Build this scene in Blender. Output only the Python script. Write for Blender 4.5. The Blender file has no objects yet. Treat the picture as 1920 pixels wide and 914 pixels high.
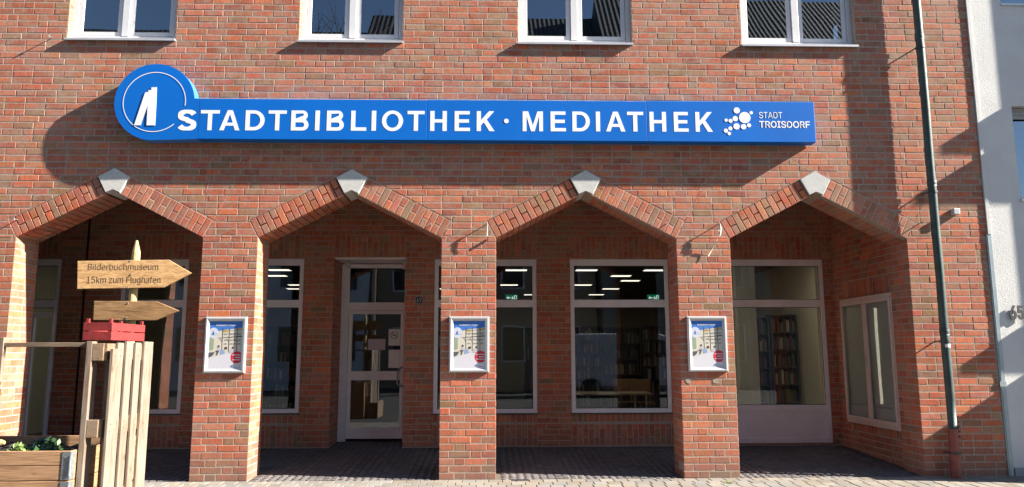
import bpy, bmesh, math, random
from mathutils import Vector, Matrix
R = math.radians
rng = random.Random(7)
sc = bpy.context.scene
COL = sc.collection

# ------------------------------------------------------------------ camera
F_PX, YAW, PITCH, ROLL = 1405.25, R(1.60528), R(8.31022), R(-0.13537)
CAM = Vector((0.6117, -9.1621, 1.4795))
_f = Vector((math.sin(YAW)*math.cos(PITCH), math.cos(YAW)*math.cos(PITCH), math.sin(PITCH)))
_r = Vector((math.cos(YAW), -math.sin(YAW), 0))
_u = _r.cross(_f)
_r2 = math.cos(ROLL)*_r + math.sin(ROLL)*_u
_u2 = -math.sin(ROLL)*_r + math.cos(ROLL)*_u
cam = bpy.data.cameras.new('camera'); camo = bpy.data.objects.new('camera', cam); COL.objects.link(camo)
camo.matrix_world = Matrix(((_r2.x, _u2.x, -_f.x, CAM.x), (_r2.y, _u2.y, -_f.y, CAM.y), (_r2.z, _u2.z, -_f.z, CAM.z), (0, 0, 0, 1)))
cam.sensor_width = 36; cam.lens = F_PX/1920*36; cam.clip_start = .1; cam.clip_end = 1000
sc.camera = camo

# ------------------------------------------------------------------ light
SUN_AZ, SUN_EL = R(80.2), R(30.2)          # azimuth from the wall normal (-Y) towards +X
w = bpy.data.worlds.new('World'); sc.world = w; w.use_nodes = True
nt = w.node_tree; nt.nodes.clear()
sky = nt.nodes.new('ShaderNodeTexSky'); sky.sky_type = 'NISHITA'; sky.sun_disc = False
sky.sun_elevation = SUN_EL; sky.sun_rotation = R(180)-SUN_AZ
sky.air_density = 1.0; sky.dust_density = .25; sky.ozone_density = 2.6
bg = nt.nodes.new('ShaderNodeBackground'); bg.inputs[1].default_value = .05
out = nt.nodes.new('ShaderNodeOutputWorld')
nt.links.new(sky.outputs[0], bg.inputs[0]); nt.links.new(bg.outputs[0], out.inputs[0])
sl = bpy.data.lights.new('sun', 'SUN'); sl.energy = 5.0; sl.angle = R(.53); sl.color = (1, .93, .82)
so = bpy.data.objects.new('sun', sl); COL.objects.link(so)
sdir = Vector((math.sin(SUN_AZ)*math.cos(SUN_EL), -math.cos(SUN_AZ)*math.cos(SUN_EL), math.sin(SUN_EL)))
so.rotation_euler = sdir.to_track_quat('Z', 'Y').to_euler(); so.location = sdir*30
sc.view_settings.view_transform = 'Standard'; sc.view_settings.look = 'None'
sc.view_settings.gamma = 1; sc.view_settings.exposure = 2.25; sc.view_settings.use_curve_mapping = False

# ------------------------------------------------------------------ materials
def lin(r, g, b):
    f = lambda c: c/12.92 if c <= .04045 else ((c+.055)/1.055)**2.4
    return (f(r/255), f(g/255), f(b/255), 1)
ALB = .80                                # one overall scale for every surface colour
class NT:
    def __init__(s, name):
        s.m = bpy.data.materials.new(name); s.m.use_nodes = True; s.t = s.m.node_tree
        s.b = s.t.nodes['Principled BSDF']; s.out = s.t.nodes['Material Output']
    def n(s, ty, **k):
        x = s.t.nodes.new(ty)
        for a, v in k.items():
            if a.startswith('i_'):
                key = a[2:]; key = int(key) if key.isdigit() else key.replace('_', ' ')
                x.inputs[key].default_value = v
            else: setattr(x, a, v)
        return x
    def l(s, a, b): s.t.links.new(a, b)
    def noise(s, scale, detail=3, vec=None, rough=.55):
        x = s.n('ShaderNodeTexNoise', i_Scale=scale, i_Detail=detail, i_Roughness=rough)
        if vec is not None: s.l(vec, x.inputs['Vector'])
        return x
    def pos(s, sx=1, sy=1, sz=1, coord='Object'):
        if coord == 'World':
            o = s.n('ShaderNodeNewGeometry').outputs['Position']
        else: o = s.n('ShaderNodeTexCoord').outputs[coord]
        mp = s.n('ShaderNodeMapping', i_Scale=(sx, sy, sz)); s.l(o, mp.inputs[0]); return mp.outputs[0]
    def ramp(s, fac, stops):
        x = s.n('ShaderNodeValToRGB'); e = x.color_ramp.elements
        e[0].position, e[0].color = stops[0]; e[1].position, e[1].color = stops[-1]
        for p, c in stops[1:-1]:
            k = e.new(p); k.color = c
        s.l(fac, x.inputs[0]); return x.outputs[0]
    def mix(s, fac, a, b, mode='MIX'):
        x = s.n('ShaderNodeMix', data_type='RGBA', blend_type=mode)
        for sock, v in ((x.inputs[0], fac), (x.inputs[6], a), (x.inputs[7], b)):
            if hasattr(v, 'links'): s.l(v, sock)
            else: sock.default_value = v
        return x.outputs[2]
    def bump(s, h, strength=.3, dist=.01):
        x = s.n('ShaderNodeBump', i_Strength=strength, i_Distance=dist); s.l(h, x.inputs['Height'])
        s.l(x.outputs[0], s.b.inputs['Normal'])
    def base(s, c, rough=.8, metal=0, spec=.5):
        if hasattr(c, 'links'): s.l(s.mix(1.0, c, (ALB, ALB, ALB, 1), 'MULTIPLY'), s.b.inputs['Base Color'])
        else: s.b.inputs['Base Color'].default_value = tuple(x*ALB for x in c[:3])+(1,)
        s.b.inputs['Roughness'].default_value = rough; s.b.inputs['Metallic'].default_value = metal
        s.b.inputs['Specular IOR Level'].default_value = spec
        return s.m
G1 = (0, 0, 0, 1); W1 = (1, 1, 1, 1)

def m_brick():
    t = NT('fired_brick')
    col = t.n('ShaderNodeAttribute', attribute_name='bcol').outputs['Color']
    p = t.pos(1, 1, 1, 'World')
    n0 = t.noise(5.5, 3, t.pos(1, 1, 1.6, 'World'), .5)           # grey-buff kiln flashes inside a brick
    sz = t.n('ShaderNodeSeparateXYZ'); t.l(p, sz.inputs[0])        # the wall is paler and more weathered higher up
    mz = t.n('ShaderNodeMapRange'); t.l(sz.outputs[2], mz.inputs[0])
    for k_, v_ in ((1, 1.8), (2, 4.8), (3, .42), (4, 1.0)): mz.inputs[k_].default_value = v_
    def up(f):
        q = t.n('ShaderNodeMath', operation='MULTIPLY'); t.l(f, q.inputs[0]); t.l(mz.outputs[0], q.inputs[1]); return q.outputs[0]
    c = t.mix(up(t.ramp(n0.outputs[0], [(.47, G1), (.60, (.62, .62, .62, 1))])), col, (.42, .285, .205, 1))
    n5 = t.noise(6.5, 2, t.pos(1.3, 1.3, 1, 'World'), .5)         # redder hearts
    c = t.mix(t.ramp(n5.outputs[0], [(.52, G1), (.66, (.32, .32, .32, 1))]), c, (.45, .145, .07, 1))
    n1 = t.noise(22, 4, t.pos(1, 1, .5, 'World'))
    c = t.mix(t.ramp(n1.outputs[0], [(.30, (.5, .5, .5, 1)), (.55, G1)]), c, t.mix(.5, c, (.10, .05, .04, 1)))
    n2 = t.noise(9, 5, p, .65)                                   # pale bloom
    c = t.mix(up(t.ramp(n2.outputs[0], [(.48, G1), (.80, (.5, .5, .5, 1))])), c, (.56, .38, .28, 1))
    n3 = t.noise(150, 2, t.pos(1, 1, .25, 'World'))               # combed face
    c = t.mix(t.ramp(n3.outputs[0], [(.42, (.32, .32, .32, 1)), (.60, G1)]), c, (.15, .08, .06, 1))
    n4 = t.noise(.9, 5, p, .65)                                  # broad weathering of the wall
    c = t.mix(up(t.ramp(n4.outputs[0], [(.42, G1), (.72, (.42, .42, .42, 1))])), c, (.46, .31, .24, 1))
    z = t.n('ShaderNodeSeparateXYZ'); t.l(p, z.inputs[0])        # splash dirt on the lowest courses
    zz = t.n('ShaderNodeMath', operation='MULTIPLY_ADD'); t.l(n2.outputs[0], zz.inputs[0]); zz.inputs[1].default_value = .55; t.l(z.outputs[2], zz.inputs[2])
    c = t.mix(t.ramp(zz.outputs[0], [(.30, (.6, .6, .6, 1)), (.66, G1)]), c, (.20, .145, .115, 1))
    ad = t.n('ShaderNodeMath', operation='ADD'); t.l(n3.outputs[0], ad.inputs[0]); t.l(n1.outputs[0], ad.inputs[1])
    t.bump(ad.outputs[0], .28, .004)
    return t.base(c, .9, 0, .25)
def m_mortar():
    t = NT('lime_mortar'); n1 = t.noise(40, 4, t.pos(1, 1, 1, 'World'))
    c = t.ramp(n1.outputs[0], [(.3, (.29, .235, .195, 1)), (.7, (.49, .405, .335, 1))])
    t.bump(n1.outputs[0], .2, .003); return t.base(c, .95, 0, .1)
def m_plain(name, c, rough=.6, metal=0, var=.12, scale=8, bump=0, spec=.5):
    t = NT(name); n1 = t.noise(scale, 4, t.pos(1, 1, 1, 'World'))
    d = tuple(x*(1-var) for x in c[:3])+(1,); b = tuple(min(1, x*(1+var)) for x in c[:3])+(1,)
    cc = t.ramp(n1.outputs[0], [(.3, d), (.7, b)])
    if bump: t.bump(t.noise(scale*6, 4, t.pos(1, 1, 1, 'World')).outputs[0], bump, .01)
    return t.base(cc, rough, metal, spec)
def m_wood(name, a, b, axis, rough=.75, knots=True, grey=None, coord='World'):
    t = NT(name); s = [22, 22, 22]; s[axis] = 1.6
    n1 = t.noise(2.2, 5, t.pos(*s, coord), .6); n1.inputs['Distortion'].default_value = .6
    c = t.ramp(n1.outputs[0], [(.28, b), (.5, a), (.72, tuple(min(1, x*1.18) for x in a[:3])+(1,))])
    s2 = [90, 90, 90]; s2[axis] = 3
    n2 = t.noise(2, 3, t.pos(*s2, coord))
    c = t.mix(t.ramp(n2.outputs[0], [(.35, (.55, .55, .55, 1)), (.55, G1)]), c, tuple(x*.55 for x in b[:3])+(1,))
    if knots:
        s3 = [9, 9, 9]; s3[axis] = 4.5
        v = t.n('ShaderNodeTexVoronoi', i_Scale=1.0); t.l(t.pos(*s3, coord), v.inputs['Vector'])
        c = t.mix(t.ramp(v.outputs['Distance'], [(.05, (.7, .7, .7, 1)), (.16, G1)]), c, tuple(x*.4 for x in b[:3])+(1,))
    if grey:
        n4 = t.noise(3, 4, t.pos(1, 1, 1, coord))
        c = t.mix(t.ramp(n4.outputs[0], [(.4, G1), (.7, (.8, .8, .8, 1))]), c, grey)
    t.bump(n2.outputs[0], .25, .003); return t.base(c, rough, 0, .3)
def m_glass(name, tint=(.86, .9, .88, 1), gain=1.6):
    t = NT(name); t.t.nodes.remove(t.b)
    fr = t.n('ShaderNodeFresnel', i_IOR=1.5)
    mu = t.n('ShaderNodeMath', operation='MULTIPLY', use_clamp=True); mu.inputs[1].default_value = gain; t.l(fr.outputs[0], mu.inputs[0])
    bf = t.n('ShaderNodeMath', operation='SUBTRACT'); bf.inputs[0].default_value = 1; t.l(t.n('ShaderNodeNewGeometry').outputs['Backfacing'], bf.inputs[1])
    m2 = t.n('ShaderNodeMath', operation='MULTIPLY'); t.l(mu.outputs[0], m2.inputs[0]); t.l(bf.outputs[0], m2.inputs[1]); mu = m2       # the far face of a pane only transmits
    tr = t.n('ShaderNodeBsdfTransparent'); tr.inputs[0].default_value = tint
    gl = t.n('ShaderNodeBsdfGlossy', i_Roughness=.0); gl.inputs[0].default_value = (.82, .90, 1, 1)
    nb = t.noise(1.2, 1, t.pos(1, 1, 1, 'World')); bp = t.n('ShaderNodeBump', i_Strength=.05, i_Distance=.02)
    t.l(nb.outputs[0], bp.inputs['Height']); t.l(bp.outputs[0], gl.inputs['Normal'])
    mx = t.n('ShaderNodeMixShader'); t.l(mu.outputs[0], mx.inputs[0]); t.l(tr.outputs[0], mx.inputs[1]); t.l(gl.outputs[0], mx.inputs[2])
    t.l(mx.outputs[0], t.out.inputs[0]); return t.m
def m_emit(name, c, s):
    t = NT(name); t.t.nodes.remove(t.b); e = t.n('ShaderNodeEmission', i_Strength=s); e.inputs[0].default_value = c
    t.l(e.outputs[0], t.out.inputs[0]); return t.m
def m_plaster():
    t = NT('rough_white_plaster'); n1 = t.noise(75, 5, t.pos(1, 1, 1, 'World'), .7); n2 = t.noise(2, 4, t.pos(1, 1, 1, 'World'))
    c = t.ramp(n2.outputs[0], [(.3, (.68, .67, .66, 1)), (.7, (.78, .77, .75, 1))])
    t.bump(n1.outputs[0], .8, .006); return t.base(c, .95, 0, .1)
def m_stone(name, a, b):
    t = NT(name)
    col = t.n('ShaderNodeAttribute', attribute_name='bcol').outputs['Color']
    n1 = t.noise(60, 5, t.pos(1, 1, 1, 'World'), .7); n2 = t.noise(2.5, 5, t.pos(1, 1, 1, 'World'))
    c = t.mix(t.ramp(n1.outputs[0], [(.35, (.5, .5, .5, 1)), (.65, G1)]), col, a)
    c = t.mix(t.ramp(n2.outputs[0], [(.45, G1), (.75, (.5, .5, .5, 1))]), c, b)
    t.bump(n1.outputs[0], .4, .004); return t.base(c, .9, 0, .2)
def m_tiles():
    t = NT('dark_roof_tiles'); wv = t.n('ShaderNodeTexWave', i_Scale=1.6, i_Distortion=.3); wv.bands_direction = 'X'
    t.l(t.pos(1, 1, 1, 'World'), wv.inputs[0]); w2 = t.n('ShaderNodeTexWave', i_Scale=1.1, wave_profile='SAW'); w2.bands_direction = 'Z'
    t.l(t.pos(1, 1, 1, 'World'), w2.inputs[0])
    c = t.mix(w2.outputs[1], (.018, .018, .02, 1), (.05, .047, .047, 1)); t.bump(wv.outputs[1], .8, .045); return t.base(c, .7)

M = dict(
    brick=m_brick(), mortar=m_mortar(), plaster=m_plaster(),
    concrete=m_plain('cast_concrete', (.62, .61, .585, 1), .9, 0, .08, 22, .2, .2),
    pvc=m_plain('white_window_plastic', (.72, .72, .74, 1), .35, 0, .03, 4),
    alu=m_plain('pale_painted_aluminium', (.88, .82, .86, 1), .45, 0, .06, 5),
    cabinet=m_plain('cream_cabinet_paint', (.66, .53, .47, 1), .45, 0, .07, 6),
    sill=m_plain('aluminium_sill', (.62, .62, .64, 1), .4, .3, .06, 9),
    glass=m_glass('window_glass', (.93, .95, .94, 1), 2.8), glass_up=m_glass('upper_window_glass', (.55, .60, .60, 1), 4.8),
    glass_case=m_glass('cabinet_glass', (.95, .96, .95, 1), 1.4),
    blue=m_plain('blue_sign_enamel', (.004, .150, .60, 1), .5, 0, .06, 1.5, 0, .15),
    blue_edge=m_plain('blue_sign_return', (.05, .22, .66, 1), .4, 0, .03, 3),
    letter=m_plain('white_letter_acrylic', (.93, .93, .96, 1), .4, 0, .02, 5, 0, .3),
    pipe=m_plain('green_pipe_paint', (.048, .078, .074, 1), .5, 0, .35, 7, .2, .35),
    pipe_red=m_plain('rust_red_pipe_paint', (.22, .055, .04, 1), .6, 0, .22, 14, .2),
    silver=m_plain('satin_silver_frame', (.60, .60, .62, 1), .38, .35, .04, 8),
    steel=m_plain('galvanised_steel', (.42, .45, .47, 1), .4, .7, .2, 30),
    strip=m_plain('grey_blue_sheet_metal', (.33, .39, .42, 1), .4, .4, .12, 6),
    dark=m_plain('dark_grey_paint', (.035, .035, .04, 1), .5), black=m_plain('black_enamel', (.012, .012, .014, 1), .4),
    digit=m_plain('dark_metal_digit', (.10, .10, .105, 1), .4, .5),
    beige=m_plain('beige_room_paint', (.72, .65, .49, 1), .9, 0, .04, 2),
    ceil=m_plain('room_ceiling_board', (.13, .12, .10, 1), .95, 0, .06, 2), lino=m_plain('grey_lino_floor', (.10, .10, .095, 1), .5),
    shelf=m_plain('dark_shelf_metal', (.05, .042, .036, 1), .5), lamp=m_emit('ceiling_panel_glow', (1, .92, .76, 1), .42), lamp_added=m_emit('added_panel_glow', (1, .92, .76, 1), 7.0),  # the stronger glow is for the added, unseen lamp row
    exit_green=m_emit('exit_sign_green', (.0, .30, .16, 1), .07), exit_white=m_emit('exit_sign_white', (.8, 1, .9, 1), .16),
    oak=m_wood('oiled_oak', (.52, .32, .15, 1), (.34, .18, .075, 1), 0, .6, False),
    oak2=m_wood('oiled_oak_darker', (.34, .20, .095, 1), (.18, .095, .042, 1), 0, .6, False),
    pole=m_plain('impregnated_pine_pole', (.42, .33, .15, 1), .75, 0, .15, 30),
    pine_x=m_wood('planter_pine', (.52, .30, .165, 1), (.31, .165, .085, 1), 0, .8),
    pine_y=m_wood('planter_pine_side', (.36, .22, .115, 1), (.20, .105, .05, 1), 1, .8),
    pal_z=m_wood('weathered_pallet_wood', (.26, .19, .14, 1), (.10, .066, .043, 1), 2, .85, True, (.25, .21, .175, 1)),
    pal_y=m_wood('weathered_pallet_block', (.30, .20, .125, 1), (.17, .10, .055, 1), 1, .85, True, (.26, .2, .15, 1)),
    rail=m_wood('grey_weathered_rail', (.24, .17, .12, 1), (.13, .09, .065, 1), 0, .85, False),
    red=m_plain('red_stained_wood', (.25, .020, .020, 1), .7, 0, .30, 25, .2),
    engraved=m_plain('burnt_engraving', (.085, .05, .03, 1), .8),
    soil=m_plain('dark_soil', (.02, .015, .011, 1), 1, 0, .3, 30, .5),
    leaf=m_plain('dark_green_leaf', (.06, .135, .045, 1), .55, 0, .3, 30), leaf2=m_plain('light_green_leaf', (.17, .27, .06, 1), .55, 0, .3, 30),
    petal=m_plain('blue_violet_petal', (.12, .13, .42, 1), .6), yellow=m_plain('yellow_petal', (.70, .38, .02, 1), .6),
    stone=m_stone('pale_paving_stone', (.15, .13, .11, 1), (.25, .21, .16, 1)), cobble=m_stone('dark_porphyry_cobble', (.055, .05, .052, 1), (.13, .12, .115, 1)),
    grout=m_plain('sandy_joint', (.10, .085, .07, 1), 1, 0, .2, 20), asphalt=m_plain('street_paving', (.06, .056, .05, 1), .9, 0, .2, .8, .3),
    paper=m_plain('white_paper', (.88, .86, .88, 1), .8, 0, .03, 3), lilac=m_plain('lilac_paper', (.66, .58, .70, 1), .8, 0, .05, 3),
    facade=m_plain('grey_render', (.20, .19, .175, 1), .9, 0, .08, 1), facade2=m_plain('ochre_render', (.32, .24, .15, 1), .9, 0, .08, 1), tiles=m_tiles(),
    pane_dark=m_plain('dark_house_pane', (.02, .025, .03, 1), .08), van=m_plain('white_van_paint', (.66, .66, .68, 1), .3, 0, .03, 1),
    tyre=m_plain('black_tyre_rubber', (.015, .015, .015, 1), .8), bark=m_plain('grey_bark', (.10, .08, .06, 1), .95, 0, .3, 12, .5),
    ribbon=m_plain('white_ribbon', (.75, .70, .68, 1), .6), grey_box=m_plain('light_grey_plastic', (.52, .52, .52, 1), .5),
    shutter=m_plain('beige_roller_shutter', (.33, .31, .28, 1), .5), plinth=m_plain('grey_plinth', (.34, .34, .36, 1), .9),
    case_back=m_plain('grey_green_backing', (.36, .37, .33, 1), .8, 0, .06, 2),
    chair=m_plain('brown_beech_chair', (.20, .10, .045, 1), .5), table=m_plain('light_table_top', (.30, .22, .14, 1), .45),
)
def flat(name, c, rough=.6):
    k = 'p_'+name
    if k not in M: M[k] = m_plain('print_'+name, lin(*c), rough, 0, .02, 10)
    return M[k]

# ------------------------------------------------------------------ mesh helpers
def link(o, parent=None):
    COL.objects.link(o)
    if parent is not None: o.parent = parent
    return o
def tag(o, label=None, cat=None, group=None, kind=None):
    for k, v in (('label', label), ('category', cat), ('group', group), ('kind', kind)):
        if v: o[k] = v
    return o
def empty(name, loc, label, cat, group=None, rz=0):
    o = bpy.data.objects.new(name, None); o.location = loc; o.rotation_euler.z = rz; o.empty_display_size = .2
    link(o); return tag(o, label, cat, group)
class MB:
    def __init__(s): s.v = []; s.f = []; s.c = []; s.m = []; s.mi = 0
    def add(s, vs, fs, col=(1, 1, 1)):
        b = len(s.v); s.v += [tuple(x) for x in vs]
        for f in fs: s.f.append([b+i for i in f]); s.c.append(col); s.m.append(s.mi)
    def box(s, x0, x1, y0, y1, z0, z1, col=(1, 1, 1), T=None):
        vs = [Vector((x, y, z)) for z in (z0, z1) for y in (y0, y1) for x in (x0, x1)]
        if T: vs = [T @ v for v in vs]
        s.add(vs, [(0, 2, 3, 1), (4, 5, 7, 6), (0, 1, 5, 4), (2, 6, 7, 3), (0, 4, 6, 2), (1, 3, 7, 5)], col)
    def tube(s, pts, rad, n=10, caps=True, col=(1, 1, 1)):
        pts = [Vector(p) for p in pts]; rads = rad if isinstance(rad, (list, tuple)) else [rad]*len(pts)
        b = len(s.v); up = None
        for i, p in enumerate(pts):
            d = (pts[min(i+1, len(pts)-1)]-pts[max(i-1, 0)]).normalized()
            a = Vector((0, 0, 1)) if abs(d.z) < .9 else Vector((1, 0, 0))
            e1 = d.cross(a).normalized(); e2 = d.cross(e1)
            for k in range(n):
                q = 2*math.pi*k/n; s.v.append(tuple(p+(e1*math.cos(q)+e2*math.sin(q))*rads[i]))
        for i in range(len(pts)-1):
            for k in range(n):
                k2 = (k+1) % n
                s.f.append([b+i*n+k, b+i*n+k2, b+(i+1)*n+k2, b+(i+1)*n+k]); s.c.append(col); s.m.append(s.mi)
        if caps:
            s.f.append([b+k for k in range(n)]); s.c.append(col); s.m.append(s.mi)
            s.f.append([b+(len(pts)-1)*n+k for k in reversed(range(n))]); s.c.append(col); s.m.append(s.mi)
    def mesh(s, name, mats, origin=(0, 0, 0), smooth=False):
        me = bpy.data.meshes.new(name); o = origin
        me.from_pydata([(v[0]-o[0], v[1]-o[1], v[2]-o[2]) for v in s.v], [], s.f)
        mats = mats if isinstance(mats, (list, tuple)) else [mats]
        for m in mats: me.materials.append(m)
        if len(mats) > 1: me.polygons.foreach_set('material_index', s.m)
        a = me.color_attributes.new('bcol', 'FLOAT_COLOR', 'CORNER'); buf = []
        for p in me.polygons: buf += (list(s.c[p.index])+[1])*p.loop_total
        a.data.foreach_set('color', buf)
        if smooth: me.polygons.foreach_set('use_smooth', [True]*len(me.polygons))
        me.validate(); return me
    def build(s, name, mats, parent=None, smooth=False, bevel=0, kind=None, world=True):
        """links ONE object; its origin is the base centre of its box (world coordinates in, parent offset removed)"""
        xs = [v[0] for v in s.v]; ys = [v[1] for v in s.v]; zs = [v[2] for v in s.v]
        og = Vector(((min(xs)+max(xs))/2, (min(ys)+max(ys))/2, min(zs)))
        me = s.mesh(name, mats, og, smooth)
        o = bpy.data.objects.new(name, me); link(o, parent)
        o.location = og-(world_loc(parent) if parent is not None else Vector())
        if bevel:
            b = o.modifiers.new('bevel', 'BEVEL'); b.width = bevel; b.segments = 2; b.limit_method = 'ANGLE'; b.angle_limit = R(40)
        if kind: o['kind'] = kind
        return o
def world_loc(o):
    l = Vector()
    while o is not None: l += o.location; o = o.parent
    return l
def box(name, mat, b, parent=None, bevel=0, kind=None):
    m = MB(); m.box(*b); return m.build(name, mat, parent, bevel=bevel, kind=kind)

# convex polygon tools (2-D)
def clip(P, a, n):                      # keep the side n.(p-a) <= 0
    o = []
    for i in range(len(P)):
        p, q = P[i], P[(i+1) % len(P)]
        dp = (p[0]-a[0])*n[0]+(p[1]-a[1])*n[1]; dq = (q[0]-a[0])*n[0]+(q[1]-a[1])*n[1]
        if dp <= 1e-9: o.append(p)
        if (dp < -1e-9 and dq > 1e-9) or (dp > 1e-9 and dq < -1e-9):
            t = dp/(dp-dq); o.append((p[0]+t*(q[0]-p[0]), p[1]+t*(q[1]-p[1])))
    return o
def area(P): return .5*sum(P[i][0]*P[(i+1) % len(P)][1]-P[(i+1) % len(P)][0]*P[i][1] for i in range(len(P))) if len(P) > 2 else 0
def subtract(P, Q):                     # convex CCW minus convex CCW -> convex pieces
    out, rem = [], P
    for i in range(len(Q)):
        a, b = Q[i], Q[(i+1) % len(Q)]; n = (b[1]-a[1], -(b[0]-a[0]))     # outward normal
        o = clip(rem, a, (-n[0], -n[1]))
        if area(o) > 1e-5: out.append(o)
        rem = clip(rem, a, n)
        if area(rem) < 1e-5: return out
    return out
def sub_all(P, Qs):
    ps = [P]
    for Q in Qs:
        nx = []
        for p in ps: nx += subtract(p, Q)
        ps = nx
    return ps
def grow(Q, d):                         # offset a convex CCW polygon outwards
    L = []
    n = len(Q)
    for i in range(n):
        a, b = Q[i], Q[(i+1) % n]; e = (b[0]-a[0], b[1]-a[1]); l = math.hypot(*e)
        nn = (e[1]/l, -e[0]/l); L.append(((a[0]+nn[0]*d, a[1]+nn[1]*d), e))
    o = []
    for i in range(n):
        (p, r), (q, s) = L[i-1], L[i]; cr = r[0]*s[1]-r[1]*s[0]
        if abs(cr) < 1e-9: o.append(q); continue
        t = ((q[0]-p[0])*s[1]-(q[1]-p[1])*s[0])/cr; o.append((p[0]+r[0]*t, p[1]+r[1]*t))
    return o
def rect(x0, x1, z0, z1): return [(x0, z0), (x1, z0), (x1, z1), (x0, z1)]
def clean(P):
    o = []
    for p in P:
        if not o or math.hypot(p[0]-o[-1][0], p[1]-o[-1][1]) > 1e-4: o.append(p)
    if len(o) > 1 and math.hypot(o[0][0]-o[-1][0], o[0][1]-o[-1][1]) < 1e-4: o.pop()
    return o
def prism(mb, P, fr, h, bev, base, col, tilt=0, jit=None):
    """convex polygon P laid on the frame fr(u,v,w); front at w=h, arris bev, sides down to w=-base"""
    P = clean(P)
    if len(P) < 3 or area(P) < 2e-4: return
    if jit is None: jit = .0012 if .0035 < bev < .005 else 0
    if jit: P = [(p[0]+rng.uniform(-jit, jit), p[1]+rng.uniform(-jit, jit)) for p in P]
    I = grow(P, -bev)
    if area(I) < .3*area(P): 
        cx = sum(p[0] for p in P)/len(P); cz = sum(p[1] for p in P)/len(P)
        I = [(p[0]*.9+cx*.1, p[1]*.9+cz*.1) for p in P]
    n = len(P); cx = sum(p[0] for p in P)/n
    tw = lambda p: tilt*(p[0]-cx)
    vs = [fr(p[0], p[1], h+tw(p)) for p in I]+[fr(p[0], p[1], h-bev*.8+tw(p)) for p in P]+[fr(p[0], p[1], -base) for p in P]
    fs = [list(range(n))]
    for i in range(n):
        j = (i+1) % n
        fs.append([n+i, n+j, j, i]); fs.append([2*n+i, 2*n+j, n+j, n+i])
    mb.add(vs, fs, col)
PAL = [((196, 112, 82), 30), ((184, 100, 74), 16), ((206, 124, 84), 12), ((190, 122, 104), 18), ((176, 96, 82), 8), ((158, 136, 112), 10.5), ((148, 126, 92), 4.5), ((200, 134, 110), 8)]
_pw = [p[1] for p in PAL]
def bcol(k=1.0):
    c = rng.choices(PAL, _pw)[0][0]; j = rng.uniform(.88, 1.08)
    c = [x*.78+m_*.22 for x, m_ in zip(c, (190, 116, 92))]
    l = lin(*[min(255, max(0, x*j+rng.uniform(-5, 5))) for x in c]); return (l[0]*1.10*k, l[1]*.93*k, l[2]*.82*k)
H = .0833; J = .0115
FRONT = lambda u, v, w: (u, -w, v)

# ------------------------------------------------------------------ dimensions of the facade
BAY, PW, ZS, DEP = 2.9132, .6705, 2.8867, .47
RISE = math.tan(R(27.4)); RT = .245
X_END, X_START, Z_TOP = 6.86, -8.2, 7.35
PILL = [-BAY, 0.0, BAY]
ARCH = [(-2*BAY+PW, -BAY), (-BAY+PW, 0.0), (PW, BAY), (BAY+PW, 2*BAY)]
CA, SA = math.cos(R(27.4)), math.sin(R(27.4))
def arch_pts(a):
    xl, xr = a; xc = (xl+xr)/2; hs = (xr-xl)/2
    dx, dz = RT*SA, RT*CA
    zi = ZS+hs*RISE; zo = ZS+dz+(hs+dx)*RISE
    return xl, xr, xc, dx, dz, zi, zo
WIN_UP = [(-4.755, -3.41), (-1.845, -.53), (.955, 2.425), (3.86, 5.36)]; WZ = 5.42
QS = []
for a in ARCH:
    xl, xr, xc, dx, dz, zi, zo = arch_pts(a)
    QS.append(rect(xl, xr, -1, ZS)); QS.append([(xl, ZS), (xr, ZS), (xr+dx, ZS+dz), (xc, zo), (xl-dx, ZS+dz)])
WQ = [rect(x0, x1, WZ-.005, 6.95) for x0, x1 in WIN_UP]

lib = empty('library_building', (0, 0, 0), 'red brick library building with four pointed arcade arches and white windows', 'building')

# wall body (mortar), pillars
mb = MB()
for P in sub_all(rect(X_START, X_END, ZS, Z_TOP), QS+WQ): prism(mb, P, FRONT, 0, 0.0005, DEP, (1, 1, 1))
prism(mb, rect(X_START, -2*BAY+PW-.0013, -.05, ZS), FRONT, 0, .0005, DEP, (1, 1, 1))
prism(mb, rect(2*BAY+.0013, X_END, -.05, ZS), FRONT, 0, .0005, DEP, (1, 1, 1))
wall = mb.build('facade_wall', M['mortar'], lib)
pillars = []
for x in PILL:
    m = MB(); m.box(x+.001, x+PW-.001, 0, DEP, -.05, ZS); pillars.append(m.build('pillar', M['mortar'], lib))

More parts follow.
